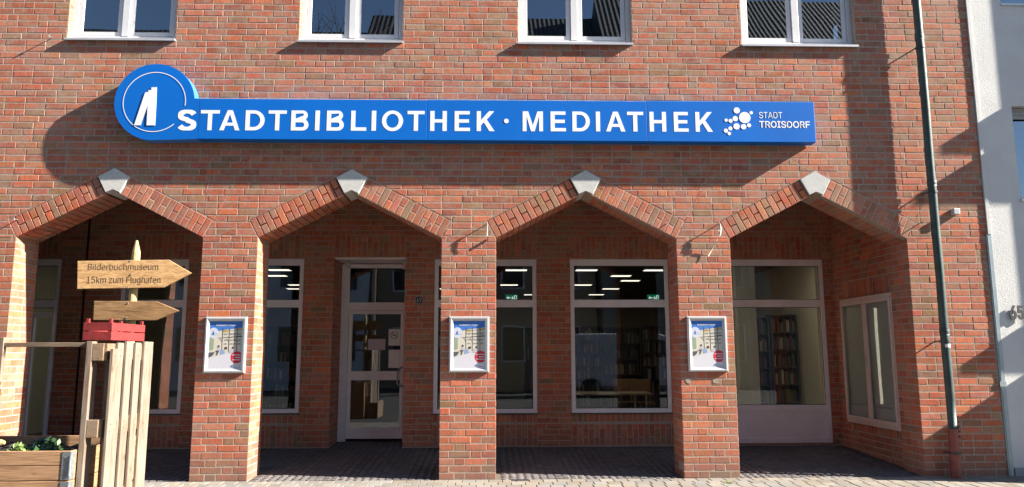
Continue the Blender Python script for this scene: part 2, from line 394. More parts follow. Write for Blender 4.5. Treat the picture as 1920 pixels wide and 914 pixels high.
# bricks of the front: list of (poly, depth, owner)
fb = []
for n in range(0, 88):
    z0, z1 = n*H+J/2, (n+1)*H-J/2
    segs = []
    if z1 < ZS+.01:
        for k, x in enumerate(PILL):
            if n % 2 == 0: L = [.175, .1175, .245, .1025]
            else: L = [.115, .245, .1175, .1625]
            s = (PW-.03)/sum(L) ; u = x; 
            for i, l in enumerate(L):
                l *= s; jit = rng.uniform(-.003, .003) if 0 < i < 3 else 0
                fb.append((rect(u, u+l, z0, z1), .24 if (i in (0, 3) and n % 2) else .12, pillars[k])); u += l+.01
        segs = [(X_START, -2*BAY+PW, 1), (2*BAY, X_END, -1)]
    else: segs = [(X_START, X_END, 0)]
    for (a, b, side) in segs:
        if side == 0:
            u = a-rng.choice([0, .0625, .125, .1875])-(n % 2)*.06
            first = True
        elif side == -1: u = a
        else: u = a-rng.choice([.0, .125])-(n % 2)*.0625
        while u < b-.02:
            l = .24 if rng.random() > .15 else .115
            if side == -1 and u == a: l = .115 if n % 2 else .24
            u1 = u+l
            if side == 1 and u1 > b-.09: u1 = b
            x0, x1 = max(u, a), min(u1, b)
            if x1-x0 > .035:
                P = rect(x0, x1, z0, z1)
                Qs = [grow(q, .005 if i % 2 else 0) for i, q in enumerate(QS)] if z1 > ZS-.01 and z0 < 4 else []
                for pc in sub_all(P, Qs+[rect(q[0][0]-.004, q[1][0]+.004, q[0][1], q[2][1]) for q in WQ] if z1 > WZ else Qs):
                    fb.append((pc, .24 if n % 2 and (x0 == a if side == -1 else x1 == b) and side else .12, wall))
            u = u1+.0105
def px_size(P):
    cx = sum(p[0] for p in P)/len(P); cz = sum(p[1] for p in P)/len(P)
    d = Vector((cx, 0, cz))-CAM; z = d.dot(_f); px = F_PX*d.dot(_r2)/z; py = F_PX*d.dot(_u2)/z
    vis = abs(px) < 955 and abs(py) < 452 and not (-4.0 < cx < 4.75 and 4.05 < cz < 4.62)
    return abs(area(P))/z/z if vis else 0
order = sorted(range(len(fb)), key=lambda i: -px_size(fb[i][0])); single = set(order[:300])
stuff = MB()
for i, (P, dep, own) in enumerate(fb):
    h = rng.uniform(.0008, .0030); c = bcol(); tl = rng.uniform(-.006, .006)
    if i in single:
        m = MB(); prism(m, P, FRONT, h, .0042, dep, c, tl)
        if m.v: m.build('brick', M['brick'], own)
    else: prism(stuff, P, FRONT, h, .0042, .03 if own is wall and P[0][1] > ZS else dep, c, tl)
stuff.build('brickwork', M['brick'], wall, kind='stuff')

# pillar returns and pier reveals
def returns(own, x, sgn, y0, y1, z1=ZS, depth=.02, name='return_brickwork'):
    m = MB()
    fr = (lambda u, v, w: (x+w, u, v)) if sgn > 0 else (lambda u, v, w: (x-w, -u, v))
    for n in range(0, int(z1/H)+1):
        za, zb = n*H+J/2, min((n+1)*H-J/2, z1)
        if zb-za < .02: continue
        u = y0+(.115 if n % 2 == 0 else .24)+.01-.0001
        while u < y1-.02:
            u1 = min(y1, u+(.24 if rng.random() > .2 else .115))
            P = rect(u, u1, za, zb) if sgn > 0 else rect(-u1, -u, za, zb)
            prism(m, P, fr, rng.uniform(.0005, .002), .0025, depth, bcol()); u = u1+.0105
    return m.build(name, M['brick'], own, kind='stuff')
for k, x in enumerate(PILL):
    returns(pillars[k], x+PW, 1, 0, DEP); returns(pillars[k], x, -1, 0, DEP)
returns(wall, -2*BAY+PW, 1, 0, DEP); returns(wall, 2*BAY, -1, 0, DEP)

# arches: mortar ring, voussoir bricks, soffit bricks, keystone
for a in ARCH:
    xl, xr, xc, dx, dz, zi, zo = arch_pts(a)
    ring = MB()
    prism(ring, [(xl, ZS), (xc, zi), (xc, zo), (xl-dx, ZS+dz)][::-1], FRONT, -.0005, .0003, DEP, (1, 1, 1))
    prism(ring, [(xr, ZS), (xr+dx, ZS+dz), (xc, zo), (xc, zi)], FRONT, -.0005, .0003, DEP, (1, 1, 1))
    ar = ring.build('arch', M['mortar'], lib)
    hs = (xr-xl)/2; Ls = hs/CA
    kl = .192; NV = 14; step = (Ls+.0-.105)/NV
    sof = MB()
    for sg in (-1, 1):
        ox = xl if sg < 0 else xr
        # local frame: s along slope from the springing up, t outwards across the ring
        def W2(s, t, sg=sg, ox=ox): return (ox-sg*(s*CA)+sg*t*SA, ZS+s*SA+t*CA)
        for i in range(NV):
            s0, s1 = i*step+.005, (i+1)*step-.005
            for (t0, t1) in ([(0.002, RT-.006)] if i % 2 == 0 else [(0.002, .115), (.126, RT-.006)]):
                P = [W2(s0, t0), W2(s1, t0), W2(s1, t1), W2(s0, t1)]
                if area(P) < 0: P = P[::-1]
                m = MB(); prism(m, P, FRONT, rng.uniform(.0010, .003), .004, .1, bcol(), rng.uniform(-.008, .008))
                m.build('arch_brick', M['brick'], ar)
            # soffit
            bl = [(.105, .225), (.235, .355), (.365, DEP)] if i % 2 == 0 else [(.105, .345), (.355, DEP)]
            for (y0, y1) in bl:
                def fr(u, v, w, W=W2):
                    q = W(u, -w); return (q[0], v, q[1])
                P = rect(s0, s1, y0, y1)
                if sg > 0: fr2 = fr; P2 = P
                else: fr2 = fr; P2 = P[::-1]; 
                # orientation is irrelevant for shading here; keep CCW for the offset
                prism(sof, P, fr2, rng.uniform(.0005, .002), .0025, .02, bcol())
    sof.build('soffit_brickwork', M['brick'], ar, kind='stuff')
    K = [(xc, zo+.004), (xc-kl, zo+.004-kl*RISE-.008), (xc-kl+.105, zi+.083*-RISE+.016), (xc, zi+.012), (xc+kl-.105, zi-.083*RISE+.016), (xc+kl, zo+.004-kl*RISE-.008)]
    m = MB(); n = 6; y0, y1 = -.022, DEP+.002
    ki = [(xc+(p[0]-xc)*.975, (p[1]-(zi+.17))*.975+zi+.17) for p in K]
    vs = [(p[0], y0, p[1]) for p in ki]+[(p[0], y0+.006, p[1]) for p in K]+[(p[0], y1, p[1]) for p in K]
    fs = [[0, 1, 2, 3], [0, 3, 4, 5]]
    for i in range(n): j = (i+1) % n; fs += [[i, n+i, n+j, j][::1], [n+i, 2*n+i, 2*n+j, n+j]]
    m.add(vs, fs); m.build('keystone', M['concrete'], ar)

# ------------------------------------------------------------------ upper windows
for (x0, x1) in WIN_UP:
    zt = 6.95; y = .085
    wn = MB()
    wn.box(x0-.0, x0+.06, y, y+.07, WZ+.02, zt); wn.box(x1-.06, x1, y, y+.07, WZ+.02, zt)
    wn.box(x0+.06, x1-.06, y, y+.07, WZ+.02, WZ+.085); wn.box(x0+.06, x1-.06, y, y+.07, zt-.06, zt)
    xm = (x0+x1)/2; wn.box(xm-.045, xm+.045, y-.004, y+.07, WZ+.085, zt-.06)
    W = wn.build('window', M['pvc'], lib, bevel=.004)
    for (s0, s1) in ((x0+.066, xm-.05), (xm+.05, x1-.066)):
        m = MB(); zb, z2 = WZ+.092, zt-.066
        m.box(s0, s0+.055, y+.012, y+.06, zb, z2); m.box(s1-.055, s1, y+.012, y+.06, zb, z2)
        m.box(s0+.055, s1-.055, y+.012, y+.06, zb, zb+.055); m.box(s0+.055, s1-.055, y+.012, y+.06, z2-.055, z2)
        m.build('sash', M['pvc'], W, bevel=.004)
        box('pane', M['glass_up'], (s0+.055, s1-.055, y+.03, y+.044, zb+.055, z2-.055), W)
    m = MB(); m.box(x0-.012, x1+.012, -.045, .09, WZ-.012, WZ+.006); m.box(x0-.012, x1+.012, -.047, -.042, WZ-.022, WZ+.004); m.build('sill', M['sill'], W)
    m = MB(); fr = lambda u, v, w, X=x0: (X+w, u, v)
    for n in range(65, 86):
        za, zb = n*H+J/2, (n+1)*H-J/2
        if za > WZ+.01: prism(m, rect(.005, .082, za, zb), fr, .001, .002, .01, bcol())
    m.build('reveal_brickwork', M['brick'], W, kind='stuff')
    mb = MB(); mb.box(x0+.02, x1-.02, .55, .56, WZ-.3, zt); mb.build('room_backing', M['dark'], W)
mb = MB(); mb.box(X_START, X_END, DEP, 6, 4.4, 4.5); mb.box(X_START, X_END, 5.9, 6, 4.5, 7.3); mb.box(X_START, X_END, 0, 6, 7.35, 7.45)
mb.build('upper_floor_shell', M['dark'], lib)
mb = MB()
for xs in range(13): mb.box(X_START+.2+xs*1.15, X_START+.55+xs*1.15, .75, 1.1, 4.5, 6.1)

# ------------------------------------------------------------------ arcade: back wall, end wall, ceiling
YB = 2.3; XR = 5.90
W_LOW = [(-6.62, -5.89, .18, 2.905), (-4.98, -3.985, .60, 2.905), (-3.56, -2.245, .60, 2.912), (-.256, 1.308, .585, 2.908), (1.826, 3.347, .585, 2.912), (3.87, 5.77, .13, 2.912)]
DOOR = (-1.785, -.70, .0, 2.932)
OPEN = [rect(*o) for o in W_LOW]+[rect(*DOOR)]
mb = MB()
BK = lambda u, v, w: (u, YB-w, v)
for P in sub_all(rect(X_START, XR+.3, -.05, 4.1), OPEN): prism(mb, P, BK, 0, .0003, .3, (1, 1, 1))
prism(mb, rect(-1.785-.2, -1.785, 0, 3.1), lambda u, v, w: (u, YB+.3-w, v), 0, .0003, .35, (1, 1, 1))
prism(mb, rect(-.70, -.5, 0, 3.1), lambda u, v, w: (u, YB+.3-w, v), 0, .0003, .35, (1, 1, 1))
prism(mb, rect(-1.785, -.70, 2.935, 3.1), lambda u, v, w: (u, YB+.3-w, v), 0, .0003, .35, (1, 1, 1))
bw = mb.build('arcade_wall', M['mortar'], lib)
m = MB()
def soldier(m, x0, x1, z0, z1, fr, k=1.0):
    u = x0+.004; i = 0
    while u < x1-.02:
        u1 = min(u+.0725, x1-.003)
        if z1-z0 > .3:
            zc = z0+(.24 if i % 2 else .115)
            prism(m, rect(u, u1, z0+.005, zc), fr, rng.uniform(.0008, .002), .0025, .02, bcol(k)); prism(m, rect(u, u1, zc+.01, z1-.005), fr, rng.uniform(.0008, .002), .0025, .02, bcol(k))
        else: prism(m, rect(u, u1, z0+.004, z1-.004), fr, rng.uniform(.0008, .002), .0025, .02, bcol(k))
        u = u1+.0105; i += 1
SOLD = []
for (x0, x1, z0, z1) in W_LOW:
    SOLD.append((x0, x1, 2.93, 3.283))
    if z0 > .5: SOLD += [(x0, x1, .455, .572), (x0, x1, .115, .425)]
SOLD.append((-1.785, -.70, 2.94, 3.283))
blocks = OPEN+[rect(a, b, c-.0, d+.005) for a, b, c, d in SOLD]+[rect(x0, x1, .4, .6) for (x0, x1, z0, z1) in W_LOW if z0 > .5]
for s in SOLD: soldier(m, *s, BK)
for n in range(1, 49):
    z0, z1 = n*H+J/2+.02, (n+1)*H-J/2+.02; u = X_START-rng.choice([0, .125])-(n % 2)*.0625
    while u < XR:
        l = .24 if rng.random() > .22 else .115
        for pc in sub_all(rect(u, min(u+l, XR-.002), z0, z1), blocks): prism(m, pc, BK, rng.uniform(.0008, .0025), .0025, .02, bcol())
        u += l+.0105
m.build('brickwork', M['brick'], bw, kind='stuff')
m = MB()                                       # recess jambs of the entrance
for (x, sg) in ((-1.785, 1), (-.70, -1)):
    fr = (lambda u, v, w, x=x: (x+w, u, v)) if sg > 0 else (lambda u, v, w, x=x: (x-w, -u, v))
    for n in range(1, 35):
        za, zb = n*H+J/2+.02, (n+1)*H-J/2+.02; u = YB+.005+(.125 if n % 2 else 0)
        for (a, b) in ((YB+.004, YB+.12), (YB+.13, YB+.37), (YB+.38, YB+.64)) if n % 2 else ((YB+.004, YB+.24), (YB+.25, YB+.37), (YB+.38, YB+.64)):
            prism(m, rect(a, b, za, zb) if sg > 0 else rect(-b, -a, za, zb), fr, rng.uniform(.0005, .002), .0025, .02, bcol())
m.build('jamb_brickwork', M['brick'], bw, kind='stuff')
box('expansion_joint', M['black'], (-5.535, -5.505, YB-.006, YB+.002, .1, 4.05), bw)
m = MB()
for (x0, x1, z0, z1) in W_LOW:
    if z0 > .5: m.box(x0-.01, x1+.01, YB-.03, YB+.02, z0-.012, z0+.001)
m.build('sill_ledge', M['dark'], bw)
box('lintel_panel', M['alu'], (-1.783, -.702, YB+.02, YB+.65, 2.915, 2.934), bw)
# end wall with the display cabinet
mb = MB(); mb.box(XR, XR+.3, DEP, YB+.3, -.05, 4.1); ew = mb.build('end_wall', M['mortar'], lib)
m = MB(); FE = lambda u, v, w: (XR-w, -u, v)
cab = (.50, 1.965, .475, 2.255)
blk = [rect(-cab[1]-.01, -cab[0]+.01, cab[2]-.13, cab[3]+.26)]
soldier(m, -cab[1]-.01, -cab[0]+.01, cab[3]+.01, cab[3]+.255, FE); soldier(m, -cab[1]-.01, -cab[0]+.01, cab[2]-.12, cab[2]-.01, FE)
for n in range(0, 49):
    z0, z1 = n*H+J/2+.02, (n+1)*H-J/2+.02; u = -YB-rng.choice([0, .125])-(n % 2)*.0625
    while u < -DEP:
        l = .24 if rng.random() > .2 else .115
        a, b = max(u, -YB+.002), min(u+l, -DEP)
        if b-a > .03:
            for pc in sub_all(rect(a, b, z0, z1), blk): prism(m, pc, FE, rng.uniform(.0008, .0025), .0025, .02, bcol())
        u += l+.0105
m.build('brickwork', M['brick'], ew, kind='stuff')
box('arcade_ceiling', M['shelf'], (X_START, XR, DEP, YB, 4.05, 4.2), lib)
box('arcade_left_wall', M['mortar'], (X_START, X_START+.2, DEP, YB, -.05, 4.05), lib)

# ------------------------------------------------------------------ ground-floor windows, door
def low_window(x0, x1, z0, z1, name='window', panel=False, leftdoor=False):
    y0, y1 = YB+.01, YB+.075; m = MB(); fw, tr0, tr1 = .062, 2.17, 2.285
    zb = z0+.065
    if panel: zb = .69
    m.box(x0, x0+fw, y0, y1, z0, z1); m.box(x1-fw, x1, y0, y1, z0, z1)
    m.box(x0+fw, x1-fw, y0, y1, z1-.10, z1); m.box(x0+fw, x1-fw, y0, y1, tr0, tr1)
    if panel: m.box(x0+fw, x1-fw, y0, y1, .60, zb); m.box(x0+fw, x1-fw, y0, y1, z0, z0+.07)
    else: m.box(x0+fw, x1-fw, y0, y1, z0, zb)
    W = m.build(name, M['alu'], lib, bevel=.003)
    box('pane', M['glass'], (x0+fw-.005, x1-fw+.005, y0+.03, y0+.042, tr1-.005, z1-.095), W)
    box('pane', M['glass'], (x0+fw-.005, x1-fw+.005, y0+.03, y0+.042, zb-.005, tr0+.005), W)
    g = MB()
    for (a, b) in ((tr1, z1-.10), (zb, tr0)):
        g.box(x0+fw, x0+fw+.008, y0+.02, y0+.03, a, b); g.box(x1-fw-.008, x1-fw, y0+.02, y0+.03, a, b)
        g.box(x0+fw+.008, x1-fw-.008, y0+.02, y0+.03, a, a+.008); g.box(x0+fw+.008, x1-fw-.008, y0+.02, y0+.03, b-.008, b)
    g.build('gasket', M['black'], W)
    if panel: box('panel', M['alu'], (x0+fw-.002, x1-fw+.002, y0+.018, y0+.05, z0+.068, .602), W)
    return W
for (x0, x1, z0, z1) in W_LOW[1:5]: low_window(x0, x1, z0, z1)
low_window(*W_LOW[5], panel=True)
x0, x1, z0, z1 = W_LOW[0]
W = low_window(x0, x1, z0, z1)
m = MB(); m.box(-6.30, -6.225, YB-.005, YB+.05, .2, 2.10); m.box(-5.965, -5.935, YB-.005, YB+.05, .2, 2.10); m.box(-6.225, -5.965, YB-.005, YB+.05, 2.02, 2.10); m.build('casement', M['alu'], W)
# entrance door in its recess
YD = YB+.60
m = MB(); m.box(-1.783, -1.66, YD, YD+.07, .1, 2.90); m.box(-.775, -.702, YD, YD+.07, .1, 2.90); m.box(-1.66, -.775, YD, YD+.07, 2.155, 2.285); m.box(-1.66, -.775, YD, YD+.07, 2.84, 2.90)
D = m.build('entrance_door', M['alu'], lib, bevel=.003)
m = MB(); m.box(-1.655, -1.60, YD+.005, YD+.06, .16, 2.15); m.box(-.83, -.78, YD+.005, YD+.06, .16, 2.15)
m.box(-1.60, -.83, YD+.005, YD+.06, .16, .325); m.box(-1.60, -.83, YD+.005, YD+.06, 1.06, 1.20); m.box(-1.60, -.83, YD+.005, YD+.06, 2.10, 2.15)
m.build('leaf_frame', M['alu'], D, bevel=.003)
for (a, b, c, d) in ((-1.605, -.825, .32, 1.065), (-1.605, -.825, 1.195, 2.105), (-1.665, -.77, 2.28, 2.845)): box('pane', M['glass'], (a, b, YD+.025, YD+.037, c, d), D)
m = MB(); m.tube([(-.80, YD+.01, 1.255), (-.80, YD-.045, 1.255), (-.845, YD-.06, 1.235), (-.86, YD-.06, 1.20), (-.86, YD-.06, 1.02), (-.845, YD-.06, .985), (-.80, YD-.045, .965), (-.80, YD+.01, .965)], .013, 8)
m.build('handle', M['steel'], D, smooth=True)
for (a, b, c, d, mt, lb) in ((-1.343, -1.069, 1.53, 1.705, 'lilac', 'lilac landscape notice sheet taped in the middle of the entrance door glass'),
                             (-1.02, -.835, 1.60, 1.86, 'paper', 'white no smoking notice, upper right on the entrance door glass'),
                             (-1.015, -.835, 1.25, 1.535, 'paper', 'blank white notice sheet under the no smoking page on the door')):
    o = box('notice', M[mt], (a, b, YD+.016, YD+.0195, c, d)); tag(o, lb, 'notice', 'notices on the entrance door')
    if 'no smoking' in lb:
        m = MB(); N = 28; cx, cz = -.93, 1.765
        for k in range(N):
            q0, q1 = 2*math.pi*k/N, 2*math.pi*(k+1)/N
            m.add([(cx+r*math.cos(q), YD+.0145, cz+r*math.sin(q)) for r, q in ((.05, q0), (.058, q0), (.058, q1), (.05, q1))], [(0, 1, 2, 3)])
        m.add([(cx-.04, YD+.0147, cz+.03), (cx-.034, YD+.0147, cz+.037), (cx+.04, YD+.0147, cz-.03), (cx+.034, YD+.0147, cz-.037)], [(0, 3, 2, 1)])
        m.box(cx-.03, cx+.03, YD+.0143, YD+.0146, cz-.006, cz+.006)
        m.build('no_smoking_symbol', M['dark'], o)

# ------------------------------------------------------------------ curves to meshes (letters)
def poly_mesh(splines, ext):
    cu = bpy.data.curves.new('c', 'CURVE'); cu.dimensions = '2D'; cu.fill_mode = 'BOTH'; cu.extrude = ext
    for pts in splines:
        s = cu.splines.new('POLY'); s.points.add(len(pts)-1); s.use_cyclic_u = True
        for p, q in zip(s.points, pts): p.co = (q[0], q[1], 0, 1)
    o = bpy.data.objects.new('c', cu); me = bpy.data.meshes.new_from_object(o)
    bpy.data.objects.remove(o); bpy.data.curves.remove(cu); return me
try: FONT = bpy.data.fonts.load(bpy.utils.system_resource('DATAFILES')+'/fonts/Inter.woff2')   # Blender's own interface face
except Exception: FONT = None
def text_mesh(body, ext, bold=0.0):
    cu = bpy.data.curves.new('t', 'FONT'); cu.body = body; cu.extrude = ext; cu.offset = bold; cu.resolution_u = 4
    if FONT: cu.font = FONT
    o = bpy.data.objects.new('t', cu); me = bpy.data.meshes.new_from_object(o)
    bpy.data.objects.remove(o); bpy.data.curves.remove(cu); return me
def stand(me, x0, x1, z0, z1, y, ext, name, mat, parent=None, rz=0, yaxis=None):
    """fit a flat mesh (drawn in XY) into the upright box x0..x1, z0..z1 with its front at y (facing -Y)"""
    xs = [v.co.x for v in me.vertices]; ys = [v.co.y for v in me.vertices]
    ax, ay, bx, by = min(xs), min(ys), max(xs), max(ys)
    sx = (x1-x0)/max(1e-6, bx-ax); sy = (z1-z0)/max(1e-6, by-ay); cx = (x0+x1)/2
    zm = max(abs(v.co.z) for v in me.vertices) or 1
    for v in me.vertices:
        X = x0+(v.co.x-ax)*sx; Z = z0+(v.co.y-ay)*sy; k = v.co.z/zm
        v.co = (X-cx, -k*ext/2+ext/2, Z-z0)
    me.materials.clear(); me.materials.append(mat); me.update()
    o = bpy.data.objects.new(name, me); link(o, parent)
    o.location = Vector((cx, y, z0))-(world_loc(parent) if parent is not None else Vector()); return o
def arc(cx, cy, rx, ry, a0, a1, n=14): return [(cx+rx*math.cos(R(a0+(a1-a0)*i/n)), cy+ry*math.sin(R(a0+(a1-a0)*i/n))) for i in range(n+1)]
SV, SH = .205, .165                      # stroke widths for a cap height of 1
def glyph(c, W):
    v, h = SV, SH
    if c == 'I': return [rect(0, W, 0, 1)]
    if c == 'L': return [[(0, 0), (W, 0), (W, h), (v, h), (v, 1), (0, 1)]]
    if c == 'T': m = W/2; return [[(m-v/2, 0), (m+v/2, 0), (m+v/2, 1-h), (W, 1-h), (W, 1), (0, 1), (0, 1-h), (m-v/2, 1-h)]]
    if c == 'H': return [[(0, 0), (v, 0), (v, .42), (W-v, .42), (W-v, 0), (W, 0), (W, 1), (W-v, 1), (W-v, .42+h), (v, .42+h), (v, 1), (0, 1)]]
    if c == 'E': return [[(0, 0), (W, 0), (W, h), (v, h), (v, .42), (W*.93, .42), (W*.93, .42+h), (v, .42+h), (v, 1-h), (W*.98, 1-h), (W*.98, 1), (0, 1)]]
    if c == 'K': return [[(0, 0), (v, 0), (v, .30), (v+.14, .44), (W-.25, 0), (W, 0), (v+.28, .58), (W-.02, 1), (W-.27, 1), (v, .55), (v, 1), (0, 1)]]
    if c == 'M': a = v*.92; return [[(0, 0), (a, 0), (a, .76), (W/2-.09, 0), (W/2+.09, 0), (W-a, .76), (W-a, 0), (W, 0), (W, 1), (W-.27, 1), (W/2, .30), (.27, 1), (0, 1)]]
    if c == 'A':
        o = [(0, 0), (.215, 0), (.29, .23), (W-.29, .23), (W-.215, 0), (W, 0), (W/2+.12, 1), (W/2-.12, 1)]
        return [o, [(.335, .38), (W/2, .80), (W-.335, .38)]]
    if c == 'D':
        rx = W*.56; o = [(0, 0)]+arc(W-rx, .5, rx, .5, -90, 90, 18)+[(0, 1)]
        return [o, [(v, h)]+arc(W-rx, .5, rx-v, .5-h, -90, 90, 18)+[(v, 1-h)]]
    if c == 'O': return [arc(W/2, .5, W/2, .52, 0, 354, 40), arc(W/2, .5, W/2-v, .52-h, 0, 354, 40)]
    if c == 'B':
        r1, r2 = .285, .24
        o = [(0, 0)]+arc(W-r1, r1, r1, r1, -90, 52, 10)+arc(W-r2-.05, 1-r2, r2, r2, -50, 90, 10)+[(0, 1)]
        return [o, [(v, h)]+arc(W-r1-.01, .285, r1-v+.01, .285-h, -90, 90, 8)+[(v, .405)], [(v, .585)]+arc(W-r2-.06, 1-.21, r2-v+.03, .21-h*.9+.005, -90, 90, 8)+[(v, 1-h)]]
    if c == 'S':
        top = arc(W/2, .745, W/2-.105, .195, 18, 270, 16); bot = arc(W/2, .26, W/2-.10, .20, 90, -162, 16)
        cl = top[:-1]+[(W/2-.02, .515+.02), (W/2+.03, .49)]+bot[1:]
        L, Rr = [], []
        for i, p in enumerate(cl):
            a, b = cl[max(0, i-1)], cl[min(len(cl)-1, i+1)]; d = math.hypot(b[0]-a[0], b[1]-a[1]); nx, ny = -(b[1]-a[1])/d, (b[0]-a[0])/d
            tkn = .5*(SV*abs(nx)+SH*1.05*abs(ny)); L.append((p[0]+nx*tkn, p[1]+ny*tkn)); Rr.append((p[0]-nx*tkn, p[1]-ny*tkn))
        return [L+Rr[::-1]]

# ------------------------------------------------------------------ the blue sign
YS = -.162
sg = empty('fascia_sign', (.83, 0, 4.08), 'long blue library fascia sign with round emblem disc and raised white lettering', 'sign')
zb0, zb1 = 4.083, 4.597
seams = [-2.988, -.186, 2.556, 4.682]
for i in range(3):
    box('sign_panel', M['blue'], (seams[i]+.0015, seams[i+1]-.0015, YS, -.012, zb0, zb1+.01*(i/2)), sg, bevel=.004)
# disc with its tail
cx, cz, r = -3.537, 4.552, .487
pts = [(-2.9895, zb0), (-2.9895, zb1)]+[(cx+r*math.cos(R(a)), cz+r*math.sin(R(a))) for a in [5.5+ i*(264.5/46) for i in range(47)]]
m = MB(); n = len(pts)
m.add([(p[0], YS, p[1]) for p in pts], [list(range(n))[::-1]])
b = [(p[0], YS, p[1]) for p in pts]+[(p[0], -.012, p[1]) for p in pts]
m.mi = 1; m.add(b, [[i, (i+1) % n, n+(i+1) % n, n+i] for i in range(n)])
m.build('sign_disc', [M['blue'], M['blue_edge']], sg)
box('back_rail', M['silver'], (seams[0], seams[3]-.03, -.011, -.001, zb0+.02, zb1+.022), sg)
def ringband(cx, cz, r0, r1, a0, a1, y, name, mat, parent, n=60):
    m = MB()
    for k in range(n):
        q0, q1 = R(a0+(a1-a0)*k/n), R(a0+(a1-a0)*(k+1)/n)
        P = [(cx+rr*math.cos(q), cz+rr*math.sin(q)) for rr, q in ((r0, q0), (r1, q0), (r1, q1), (r0, q1))]
        m.add([(p[0], y, p[1]) for p in P]+[(p[0], y+.004, p[1]) for p in P], [(0, 1, 2, 3), (0, 4, 5, 1), (2, 6, 7, 3)])
    return m.build(name, mat, parent)
ringband(-3.537, 4.55, .374, .3835, -7, 312, YS-.003, 'emblem_ring', M['letter'], sg)
tw = [(-3.76, 4.25), (-3.68, 4.25), (-3.615, 4.50), (-3.612, 4.25), (-3.51, 4.25), (-3.523, 4.735), (-3.585, 4.735), (-3.585, 4.70), (-3.618, 4.70), (-3.618, 4.675), (-3.652, 4.672), (-3.66, 4.655)]
stand(poly_mesh([tw], .006), -3.762, -3.508, 4.25, 4.735, YS-.006, .006, 'emblem_tower', M['letter'], sg)
ROW = [('S', -3.24, -3.013), ('T', -2.964, -2.734), ('A', -2.73, -2.484), ('D', -2.416, -2.183), ('T', -2.137, -1.916), ('B', -1.858, -1.644), ('I', -1.563, -1.509), ('B', -1.421, -1.211),
       ('L', -1.123, -.935), ('I', -.87, -.815), ('O', -.743, -.483), ('T', -.429, -.217), ('H', -.147, .058), ('E', .155, .346), ('K', .429, .650),
       ('M', 1.000, 1.253), ('E', 1.348, 1.539), ('D', 1.620, 1.839), ('I', 1.914, 1.967), ('A', 2.04, 2.282), ('T', 2.306, 2.510), ('H', 2.588, 2.796), ('E', 2.893, 3.076), ('K', 3.165, 3.382)]
for c, a, b in ROW:
    hgt = .256; z0 = 4.192+.0052*(a+3.24)*.55; ex = .004 if c in 'SO' else 0
    me = poly_mesh(glyph(c, (b-a)/hgt), .006)
    stand(me, a, b, z0-ex, z0+hgt+ex, YS-.0016, .0016, 'letter', M['letter'], sg)
def disc(cx, cz, r, y, th, name, mat, parent, n=28):
    m = MB(); P = [(cx+r*math.cos(2*math.pi*k/n), cz+r*math.sin(2*math.pi*k/n)) for k in range(n)]
    m.add([(p[0], y, p[1]) for p in P]+[(p[0], y+th, p[1]) for p in P], [list(range(n))]+[[k, k+n, (k+1) % n+n, (k+1) % n] for k in range(n)])
    return m.build(name, mat, parent)
disc(.797, 4.334, .029, YS-.003, .003, 'letter_dot', M['letter'], sg)
for (x, z, r) in [(3.694, 4.490, .040), (3.791, 4.397, .073), (3.876, 4.461, .022), (3.670, 4.382, .034), (3.610, 4.354, .026), (3.554, 4.362, .021), (3.682, 4.282, .040), (3.771, 4.278, .035), (3.841, 4.297, .026), (3.603, 4.255, .026), (3.546, 4.226, .027), (3.586, 4.189, .022)]:
    disc(x, z, r, YS-.003, .004, 'emblem_dot', M['letter'], sg)
stand(text_mesh('STADT', .002), 3.974, 4.268, 4.389, 4.472, YS-.002, .003, 'lettering', M['letter'], sg)
stand(text_mesh('TROISDORF', .002, .013), 3.970, 4.612, 4.266, 4.355, YS-.002, .003, 'lettering', M['letter'], sg)

